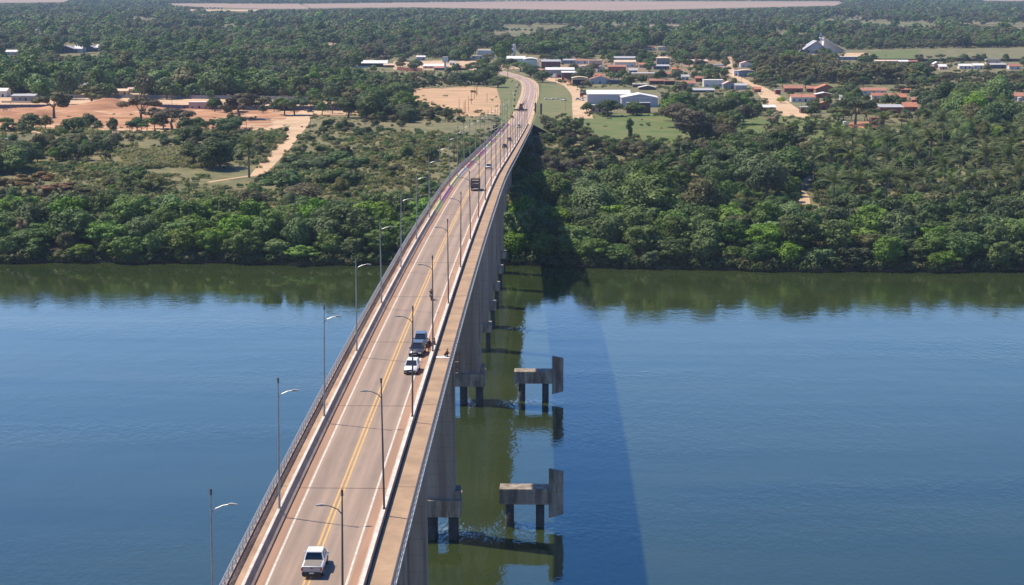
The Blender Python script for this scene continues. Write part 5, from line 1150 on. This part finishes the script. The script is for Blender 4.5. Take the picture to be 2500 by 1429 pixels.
def clear_at(x, y):
    i = int(x)+400; j = int(y)+60
    return 0 <= i < 3300 and 0 <= j < 760 and bool(CG[j, i])
def sparse_at(x, y):
    i = int(x)+400; j = int(y)+60
    if 0 <= i < 3300 and 0 <= j < 760:
        for k, g in enumerate(SG):
            if g[j, i]: return SPARSE[k][1], SPARSE[k][2]
    return 1., 1.
def free(X, Y, z, h, r):
    px, py, s = proj((X, Y, z)); qx, qy, _ = proj((X, Y, z+h*.97))
    for (a, b) in ((px, py), (qx, qy), (px, (py+qy)/2), (px, py*.75+qy*.25), (px, py*.25+qy*.75), (px-r*s*.7, qy*.6+py*.4), (px+r*s*.7, qy*.6+py*.4)):
        if clear_at(a, b): return False
    if Y > 940 and Y < 1290 and abs(X) < 9.5+r and z+h > dz(Y)-2: return False
    if 1280 < Y < 1850 and abs(X) < 90:
        for q in RQ[::4]:
            if (q.x-X)**2+(q.y-Y)**2 < (8+r*.6)**2: return False
    return True
rs = np.random.RandomState(11)
NT = 0
# --- riverbank rows, every tree its own thing
ROWN = ['waterline row', 'second row', 'third row', 'fourth row', 'fifth row', 'sixth row']
bank = []
for row in range(6):
    x = -185+rs.uniform(0, 6)
    while x < 215:
        Y = shoreY(x)+3.2+row*8.2+rs.uniform(-2., 2.); z = gz(x, Y)
        r = rs.uniform(5.6, 9.6) if row else rs.uniform(4.4, 8.0); h = (rs.uniform(9, 17.) if row else rs.uniform(6., 13.))
        px, py, s = proj((x, Y, z+h*.8))
        if row >= 3 and 1925 < px < 2010 and py-h*s*.2 < 512: x += 5; continue
        if -25 < px < 2525 and not (row >= 4 and (not free(x, Y, z, h, r*.4))):
            bank.append((row, x, Y, z, h, r, px))
        x += r*1.42+rs.uniform(-.6, 1.6)
side = {}
for b in sorted(bank, key=lambda b: (b[0], b[1])):
    row, x, Y, z, h, r, px = b
    sd_ = 'left' if px < 1180 else 'right'; key = (row, sd_); side[key] = side.get(key, 0)+1; k = side[key]-1
    q = rs.rand(); leaf = 'bright' if q < .42 else ('green' if q < .78 else ('dark' if q < .93 else 'olive'))
    if px > 2150 and row > 2: leaf = 'dark'
    word = {'bright': 'bright green', 'green': 'mid green', 'dark': 'dark green', 'olive': 'olive green'}[leaf]
    size = 'tall' if h > 11.2 else ('low' if h < 8 else 'broad')
    lab = ('%s %s bank tree, %s from the left edge in the %s' if sd_ == 'left' else "%s %s tree, %s from the bridge in the right bank's %s") % (size, word, ORD[min(k, len(ORD)-1)], ROWN[row])
    tree('bank', leaf, rs.randint(6), (x, Y, z-.6), h, r, rs.uniform(0, 6.28), lab, 'trees along the river bank')
    NT += 1
# --- landmark trees: kind, leaf, x, base row, height, radius, label
LT = [
 ('sparse', 'olive', 132, 290, 20, 11, 'lone thin-leaved tree standing on the dirt track at the left'),
 ('round', 'dark', 178, 324, 10, 7.5, 'compact dark round tree below the dirt track'),
 ('spread', 'grey', 345, 294, 14, 10, 'tree with twin forked trunks on the dirt track'),
 ('sparse', 'grey', 366, 300, 11, 6, 'thin grey tree just right of the forked one on the dirt track'),
 ('sparse', 'grey', 386, 300, 10, 5.5, 'thin grey tree right of two others in the middle of the dirt track'),
 ('sparse', 'olive', 226, 256, 15, 11, 'wide thin-leaved tree inside the walled yard'),
 ('round', 'dark', 335, 322, 9, 6, 'dark round tree below the forked tree of the dirt track'),
 ('spread', 'grey', 421, 318, 12, 10, 'low umbrella shaped tree with a short trunk at the lower edge of the dirt track'),
 ('round', 'dark', 524, 278, 12, 5.5, 'slender dark tree right of the pink block building'),
 ('sparse', 'grey', 586, 292, 18, 12, 'large brownish thin-leaved tree at the end of the dirt track'),
 ('round', 'green', 562, 336, 12, 9, 'round green tree below the large brownish one'),
 ('round', 'dark', 470, 352, 12, 8, 'dark tree beside the tall dry grass'),
 ('spread', 'green', 695, 282, 11, 6.5, 'left one of two green trees at the junction by the wall'),
 ('spread', 'green', 719, 282, 11, 7, 'right one of two green trees at the junction by the wall'),
 ('round', 'dark', 850, 288, 15, 10, 'big dark tree at the right end of the block wall'),
 ('round', 'dark', 905, 292, 17, 10, 'biggest dark tree right of the block wall end'),
 ('bank', 'dark', 535, 412, 15, 12, 'massive dark tree beside the tall palm on the left'),
 ('round', 'dark', 470, 402, 12, 8, 'dark tree left of the massive one by the palm'),
 ('bank', 'dark', 335, 468, 12, 8, 'dark tree standing alone above the bank on the left'),
 ('round', 'olive', 375, 474, 10, 7, 'olive tree right beside the dark one above the left bank'),
 ('sparse', 'rust', 30, 478, 10, 8, 'rust-brown tree at the left edge above the bank'),
 ('sparse', 'rust', 85, 470, 11, 8, 'rust-orange tree leaning above the left bank'),
 ('sparse', 'rust', 150, 486, 8, 9, 'low rusty brown bush-like tree above the left bank'),
 ('sparse', 'olive', 200, 484, 7, 7, 'low olive brown tree right of the rusty one'),
 ('round', 'bright', 622, 484, 8, 4, 'small upright green tree below the pale path'),
 ('round', 'grey', 755, 496, 10, 10, 'grey leafless looking round bush above the left bank'),
 ('bush', 'dark', 740, 412, 8, 16, 'wide low dark green thicket right of the diagonal path'),
 ('bush', 'green', 830, 402, 8, 15, 'wide low green thicket in the middle of the left bank land'),
 ('bush', 'green', 700, 450, 8, 13, 'green thicket below the diagonal path'),
 ('bush', 'dark', 820, 450, 8, 13, 'dark green thicket beside the grey round bush'),
 ('sparse', 'bare', 60, 600, 13, 4, 'whitish bare tree among the green bank trees at the left'),
 ('round', 'dark', 1216, 214, 10, 9, 'flat-topped dark tree left of the road bend'),
 ('bank', 'dark', 1180, 208, 14, 10, 'dark tree left of the flat-topped one at the road bend'),
 ('bank', 'green', 1152, 206, 12, 9, 'mid green tree second left of the flat-topped one at the road bend'),
 ('bank', 'dark', 1120, 208, 11, 9, 'dark tree third left of the flat-topped one at the road bend'),
 ('bank', 'green', 1196, 190, 14, 10, 'domed tree right behind the dark trees left of the road bend'),
 ('round', 'dark', 1244, 164, 10, 8, 'dark tree between the white two-storey house and the green shop'),
 ('round', 'green', 1222, 164, 10, 8, 'green tree in front of the white two-storey house'),
 ('round', 'dark', 1103, 152, 8, 7, 'dark round tree right of the square water tower'),
 ('spread', 'green', 1270, 176, 9, 7, 'bright topped tree at the outer side of the road bend'),
 ('bank', 'dark', 1296, 188, 11, 9, 'dark roadside tree at the bend, left of the two others'),
 ('bank', 'dark', 1325, 202, 11, 8, 'dark roadside tree at the bend nearest the dirt street'),
 ('round', 'grey', 1429, 215, 7, 5.5, 'small round brownish tree in front of the open garage'),
 ('round', 'dark', 1567, 208, 9, 4.5, 'neat round dark tree in front of the yellow house'),
 ('round', 'dark', 1486, 284, 12, 11, 'dark spreading tree in front of the big metal warehouse'),
 ('round', 'dark', 1547, 282, 9.5, 8.5, 'dark tree in front of the wide gabled warehouse'),
 ('round', 'grey', 1652, 312, 16, 12, 'wide brownish tree at the left of the meadow group'),
 ('bank', 'grey', 1690, 342, 18, 13, 'largest brownish tree standing in the green meadow'),
 ('round', 'dark', 1770, 296, 17, 10, 'tall dark tree at the right of the meadow group'),
 ('round', 'grey', 1815, 304, 13, 9, 'brownish round tree beside the street by the meadow'),
 ('narrow', 'green', 1538, 348, 13, 5, 'slim upright tree alone in the green meadow'),
 ('round', 'grey', 1762, 344, 11, 9, 'round greyish tree below the largest meadow tree'),
 ('round', 'lime', 1906, 252, 5, 4, 'small lime green tree by the street in the red-roofed cluster'),
 ('spread', 'dark', 2088, 304, 16, 10, 'dark spreading tree with a leaning trunk in front of the red roofs'),
 ('round', 'lime', 2426, 334, 8, 6, 'lime yellow tree near the right edge'),
 ('sparse', 'olive', 2385, 312, 20, 17, 'huge wide thin-leaved tree near the right edge'),
 ('sparse', 'bare', 1882, 318, 13, 5, 'bare grey tree by the meadow corner'),
 ('sparse', 'bare', 2200, 526, 8, 4, 'pale grey bush above the right bank'),
]
for kind, leaf, x, row, h, r, lab in LT:
    if kind in ('sparse', 'spread') and leaf != 'bare': r *= 1.2; h *= 1.08
    p = gp(x, row); tree(kind, leaf, rs.randint(5), (p[0], p[1], p[2]-.4), h, r, rs.uniform(0, 6.28), lab); NT += 1
# --- palms
def palm_meshes(seed, nf=22):
    q = np.random.RandomState(seed); mb = MB(); mb.tube([(0, 0, -.5), (.1, 0, 4), (.05, .1, 8)], [.32, .24, .22], 7); tm = mb.mesh('trunk'); tm.materials.append(M['bark'])
    V = []
    for k in range(nf):
        az = k*2.4+q.uniform(-.2, .2); el = R(q.uniform(25, 82)) if k < nf*.7 else R(q.uniform(-10, 25)); Lf = q.uniform(5.0, 6.8); n = 11; P_ = np.array([0, 0, 8.]); e = el
        for i in range(n):
            dr = np.array([math.cos(az)*math.cos(e), math.sin(az)*math.cos(e), math.sin(e)]); Q = P_+dr*Lf/n
            w = (.25+.95*math.sin(math.pi*min(1, (i+1)/n)**.8))*.75; sdv = np.array([-math.sin(az), math.cos(az), 0])
            for s in (-1, 1):
                tip = sdv*s*w+dr*.45+np.array([0, 0, -.32*w]); V += [P_, P_+tip*.96, Q*.4+P_*.6+tip, Q*.55+P_*.45]
            P_ = Q; e -= (.07+.05*i/n*3)*(1 if k < nf*.7 else .8)
    fm = leafmesh('fronds', np.array(V), LEAF['frond']); return tm, fm
PM = [palm_meshes(s, 20+s) for s in range(4)]
palms = [(608, 434, 1.75, 'tall palm beside the diagonal path on the left'), (1987, 452, 1.3, 'tall palm beside the sandy path on the right'), (2160, 396, 1.5, 'tall palm with a bare trunk behind the right palm grove'), (2156, 350, 1.45, 'palm in front of the ruined brick house'), (2171, 398, 1.3, 'palm just right of the tall bare-trunked one'), (2080, 390, 1.35, 'palm behind the grove below the leaning tree'), (1875, 440, 1.2, 'palm standing left of the sandy path'), (1910, 470, 1.05, 'palm low beside the sandy path on its left'), (1240, 190, .9, 'small palm behind the road bend tree'), (1700, 190, .9, 'palm in the town garden above the red roofed house'), (1655, 186, .9, 'palm left in the town garden above the red roofed house'), (1748, 192, .9, 'palm right in the town garden by the white building'), (2058, 262, .8, 'palm beside the red-roofed cluster on its right'), (2040, 258, .75, 'small palm just left of the one beside the red-roofed cluster'), (300, 476, .8, 'banana-like palm above the left bank, left of the dark tree'), (345, 492, .8, 'banana-like palm above the left bank, below the dark tree'), (392, 490, .8, 'banana-like palm above the left bank, right of the dark tree'), (1010, 400, 1.1, 'palm among shrubs left of the far bridge'), (460, 495, .8, 'small palm by the brown plot above the left bank'), (1108, 396, 1.1, 'palm close to the left railing of the far bridge')]
rowsP = {'front': (512, 1.5), 'middle': (460, 1.5), 'back': (410, 1.45), 'hindmost': (366, 1.4)}
for nm, (rw, sc_) in rowsP.items():
    k = 0; x = {'front': 2030, 'middle': 2020, 'back': 2050, 'hindmost': 2230}[nm]
    while x < 2515:
        palms.append((x+rs.uniform(-8, 8), rw+rs.uniform(-12, 12), sc_*rs.uniform(.85, 1.15), 'palm in the %s row of the right palm grove, %s from the left' % (nm, ORD[k]))); k += 1; x += rs.uniform(44, 72)
for i, (x, row, s, lab) in enumerate(palms):
    p = gp(x, row); t = thing('palm_tree', lab, 'palm', tuple(p), rs.uniform(0, 6.28), 'palms' if 'grove' in lab else None); t.scale = (s, s, s*rs.uniform(.95, 1.15))
    obj('trunk', PM[i % 4][0], t); obj('fronds', PM[i % 4][1], t)
# --- the woods: everything further back, as one scattered object
def scatter(name, pts, srcs, kindlabel):
    """pts: x,y,z,rot,sx,sz,idx ; srcs: list of meshes"""
    col = bpy.data.collections.new(name+'_sources')
    for i, me in enumerate(srcs): col.objects.link(bpy.data.objects.new('%s_%02d' % (name, i), me))
    A = np.array(pts, float); me = bpy.data.meshes.new(name); me.vertices.add(len(A)); me.vertices.foreach_set('co', A[:, :3].ravel())
    for nm, col_, ty in (('rot', 3, 'FLOAT'), ('sx', 4, 'FLOAT'), ('sz', 5, 'FLOAT'), ('idx', 6, 'INT')):
        a = me.attributes.new(nm, ty, 'POINT'); a.data.foreach_set('value', A[:, col_].astype(np.int32 if ty == 'INT' else np.float32))
    o = obj(name, me); g = bpy.data.node_groups.new(name, 'GeometryNodeTree')
    g.interface.new_socket('Geometry', in_out='INPUT', socket_type='NodeSocketGeometry'); g.interface.new_socket('Geometry', in_out='OUTPUT', socket_type='NodeSocketGeometry')
    N = g.nodes; L = g.links; gi = N.new('NodeGroupInput'); go = N.new('NodeGroupOutput'); ip = N.new('GeometryNodeInstanceOnPoints'); ci = N.new('GeometryNodeCollectionInfo')
    ci.inputs['Collection'].default_value = col; ci.inputs['Separate Children'].default_value = True; ci.inputs['Reset Children'].default_value = True
    def at(nm, ty):
        n = N.new('GeometryNodeInputNamedAttribute'); n.data_type = ty; n.inputs['Name'].default_value = nm; return n.outputs['Attribute']
    cr = N.new('ShaderNodeCombineXYZ'); cs = N.new('ShaderNodeCombineXYZ'); L.new(at('rot', 'FLOAT'), cr.inputs[2]); sx = at('sx', 'FLOAT'); L.new(sx, cs.inputs[0]); L.new(sx, cs.inputs[1]); L.new(at('sz', 'FLOAT'), cs.inputs[2])
    L.new(gi.outputs[0], ip.inputs['Points']); L.new(ci.outputs[0], ip.inputs['Instance']); ip.inputs['Pick Instance'].default_value = True
    L.new(at('idx', 'INT'), ip.inputs['Instance Index']); L.new(cr.outputs[0], ip.inputs['Rotation']); L.new(cs.outputs[0], ip.inputs['Scale']); L.new(ip.outputs[0], go.inputs[0])
    md = o.modifiers.new('scatter', 'NODES'); md.node_group = g
    return tag(o, kind='stuff')
def srcmesh(kind, leaf, v, lod):
    me, tr, V = crown(kind, leaf, v, lod); return leafmesh('t', V, LEAF[leaf], tr if lod < 2 else None)
def build_wood(name, y0, y1, step0, lod, margin, seed):
    q = np.random.RandomState(seed)
    spec = [('bank', 'green'), ('bank', 'dark' if lod < 2 else 'olive'), ('round', 'dark' if lod < 1 else 'green'), ('round', 'green'), ('round', 'olive'), ('spread', 'olive'), ('sparse', 'grey'), ('spread', 'dark' if lod < 1 else 'green'), ('round', 'bright'), ('sparse', 'olive'), ('bank', 'dark'), ('round', 'grey')]
    src = [srcmesh(k, l, i % 5, lod) for i, (k, l) in enumerate(spec)]
    pts = []; Y = y0
    while Y < y1:
        st = step0; hw0 = .27*Y*margin; X = -hw0*1.02+q.uniform(0, st)
        while X < hw0:
            x = X+q.uniform(-.42, .42)*st; y = Y+q.uniform(-.42, .42)*st; X += st
            if lod == 0 and y < shoreY(x)+3.2+5*8.2+5: continue
            z = gz(x, y); px, py, s = proj((x, y, z))
            sf = 1.; keep = 1.
            keep, sf = sparse_at(px, py)
            n2 = math.sin(x*.021+2*math.sin(y*.0062+1))*math.sin(y*.0085+1.7*math.sin(x*.009))+.35*math.sin(x*.05+y*.02)
            if n2 > .62: keep *= .4; sf *= .75
            if q.rand() > keep: continue
            big = q.rand(); h = q.uniform(4.5, 9.) if big < .6 else q.uniform(9., 16.5); r = h*q.uniform(.48, .74)*.95
            if q.rand() < .035: h = q.uniform(15, 21); r = h*q.uniform(.35, .5)
            # patchiness
            n1 = math.sin(x*.013+1.3*math.sin(y*.004))+math.sin(y*.011+x*.006)+math.sin(x*.031-y*.017)
            h *= sf*(1+.17*n1); r *= sf*(1+.15*n1)
            if not free(x, y, z, h, r): continue
            if px > 1860 and 160 < py < 222: i = int(q.choice([5, 5, 9, 7, 6, 5]))
            elif n1 > .8: i = int(q.choice([0, 3, 8, 3, 2, 0, 4]))
            elif n1 < -.8: i = int(q.choice([4, 11, 2, 4, 9, 10, 1]))
            else: i = int(q.choice([0, 1, 2, 3, 4, 5, 7, 10, 9, 11, 6], p=[.18, .12, .13, .17, .11, .04, .04, .04, .10, .03, .04]))
            pts.append((x, y, z-.5, q.uniform(0, 6.28), r/5., h/10., i))
        Y += st*.88
    print(name, len(pts)); return scatter(name, pts, src, '')
build_wood('near_woods', 740, 1330, 8.2, 0, 1.15, 21)
build_wood('middle_woods', 1330, 2700, 9.2, 1, 1.12, 22)
build_wood('far_woods', 2700, 9500, 15., 2, 1.06, 23)
# --- undergrowth: shrubs and tall dry grass
def undergrowth():
    q = np.random.RandomState(31)
    src = []
    for i, leaf in enumerate(('straw', 'olive', 'green', 'straw', 'dark')):
        s = np.random.RandomState(50+i); lb = lobeset(s, 'bush'); src.append(leafmesh('b', leaves(s, lb, 420, .9), LEAF[leaf]))
    pts = []
    for (x0, x1, y0, y1, n, pick, hs) in [(-30, 860, 255, 325, 1500, (1, 2, 0), (.6, 1.8)), (1780, 2080, 425, 590, 900, (1, 2, 4, 1), (1.2, 3.4)), (-30, 1200, 320, 520, 8000, (0, 2, 2, 3, 2, 0), (1.0, 3.2)), (1300, 2530, 196, 500, 6500, (0, 1, 2, 4, 2), (.8, 2.8)), (860, 1240, 150, 300, 1500, (0, 1, 2), (.8, 2.2)), (1230, 2530, 112, 200, 1500, (0, 1, 2, 1), (.8, 2.4)), (300, 520, 368, 412, 900, (0, 3), (2.0, 3.4)), (870, 1060, 340, 470, 900, (0, 3, 0, 1), (1.2, 2.6))]:
        for k in range(n):
            x = q.uniform(x0, x1); y = q.uniform(y0, y1)
            strip_ = clear_at(x, y)
            if strip_ and not (1420 < x < 1880 and y > 282 and q.rand() < .05) and not (x < 1235 and 225 < y < 325 and q.rand() < .10): continue
            p = gp(x, y)
            if p[1] < shoreY(p[0])+38 or (abs(p[0]) < 11 and p[1] > 1000): continue
            if abs(p[0]) < 90 and any((r_.x-p[0])**2+(r_.y-p[1])**2 < 81 for r_ in RQ[::3]): continue
            cl = math.sin(p[0]*.07+2*math.sin(p[1]*.03))+math.sin(p[1]*.09+p[0]*.02)+q.uniform(-.7, .7)
            if x < 1200 and cl < .1 and q.rand() < .75: continue
            h = q.uniform(*hs)*(1.25 if cl > 1 else .85); pts.append((p[0], p[1], p[2]-.1, q.uniform(0, 6.28), h*q.uniform(.14, .26), h/4.6, int(q.choice(pick))))
    # bank foot: overhanging brush and pale rocks at the waterline
    for k in range(1000):
        x = q.uniform(-190, 215); y = shoreY(x)+q.uniform(.2, 3.5); h = q.uniform(1.2, 4.2); pts.append((x, y, gz(x, y)-.2, q.uniform(0, 6.28), h*.25, h/4.6, int(q.choice([2, 4, 4, 1]))))
    print('under', len(pts)); scatter('undergrowth', pts, src, '')
undergrowth()
def garden_trees():
    q = np.random.RandomState(41); spec = [('round', 'dark'), ('round', 'green'), ('spread', 'green'), ('round', 'olive'), ('sparse', 'grey'), ('spread', 'olive')]
    src = [srcmesh(k, l, 3, 1) for k, l in spec]; pts = []
    ST = [CLEAR[5], CLEAR[10], CLEAR[7], CLEAR[4]]
    for (poly, n) in (([(1312, 138), (2060, 134), (2060, 150), (1890, 205), (1830, 220), (1700, 236), (1560, 216), (1440, 214), (1330, 204)], 760), ([(1880, 208), (2260, 208), (2330, 250), (2300, 300), (2140, 312), (1990, 296), (1920, 250)], 170), ([(2100, 140), (2520, 142), (2520, 178), (2100, 172)], 160), ([(870, 146), (1230, 140), (1230, 180), (870, 180)], 110), ([(0, 205), (860, 222), (860, 236), (0, 232)], 160), ([(500, 262), (860, 262), (860, 282), (500, 282)], 34), ([(0, 312), (620, 312), (620, 326), (0, 326)], 40), ([(1430, 262), (1640, 266), (1640, 286), (1430, 290)], 14)):
        xs = [p[0] for p in poly]; ys = [p[1] for p in poly]
        for k in range(n):
            x = q.uniform(min(xs), max(xs)); y = q.uniform(min(ys), max(ys))
            if not inside(x, y, poly): continue
            if any(inside(x, y, c) for c in ST): continue
            bad = False
            for (a, b_, r_) in BLD:
                if a-3 < x < b_+3 and r_-9 < y < r_+7: bad = True; break
                if a-2 < x < b_+2 and r_ <= y < r_+14 and q.rand() < .75: bad = True; break
            if bad: continue
            p = gp(x, y)
            if any((r2.x-p[0])**2+(r2.y-p[1])**2 < 150 for r2 in RQ[::3]): continue
            h = q.uniform(4.5, 10.0); pts.append((p[0], p[1], p[2]-.2, q.uniform(0, 6.28), h*q.uniform(.45, .7)/5, h/10, int(q.choice(6, p=[.26, .2, .14, .16, .12, .12]))))
    print('garden', len(pts)); scatter('garden_trees', pts, src, '')
garden_trees()
print('individual trees', NT, 'palms', len(palms))
# ------------------------------------------------------------------ haze
hz = bpy.data.materials.new('haze'); hz.use_nodes = True; n = hz.node_tree; n.nodes.remove(n.nodes['Principled BSDF'])
pv = n.nodes.new('ShaderNodeVolumePrincipled'); pv.inputs['Color'].default_value = (.52, .70, 1.0, 1); pv.inputs['Density'].default_value = 5e-5; pv.inputs['Anisotropy'].default_value = .0
n.links.new(pv.outputs[0], n.nodes['Material Output'].inputs['Volume'])
mb = MB(); mb.box(-9500, 9500, -500, 16500, -4.5, 104); tag(mb.build('haze', hz), kind='stuff')
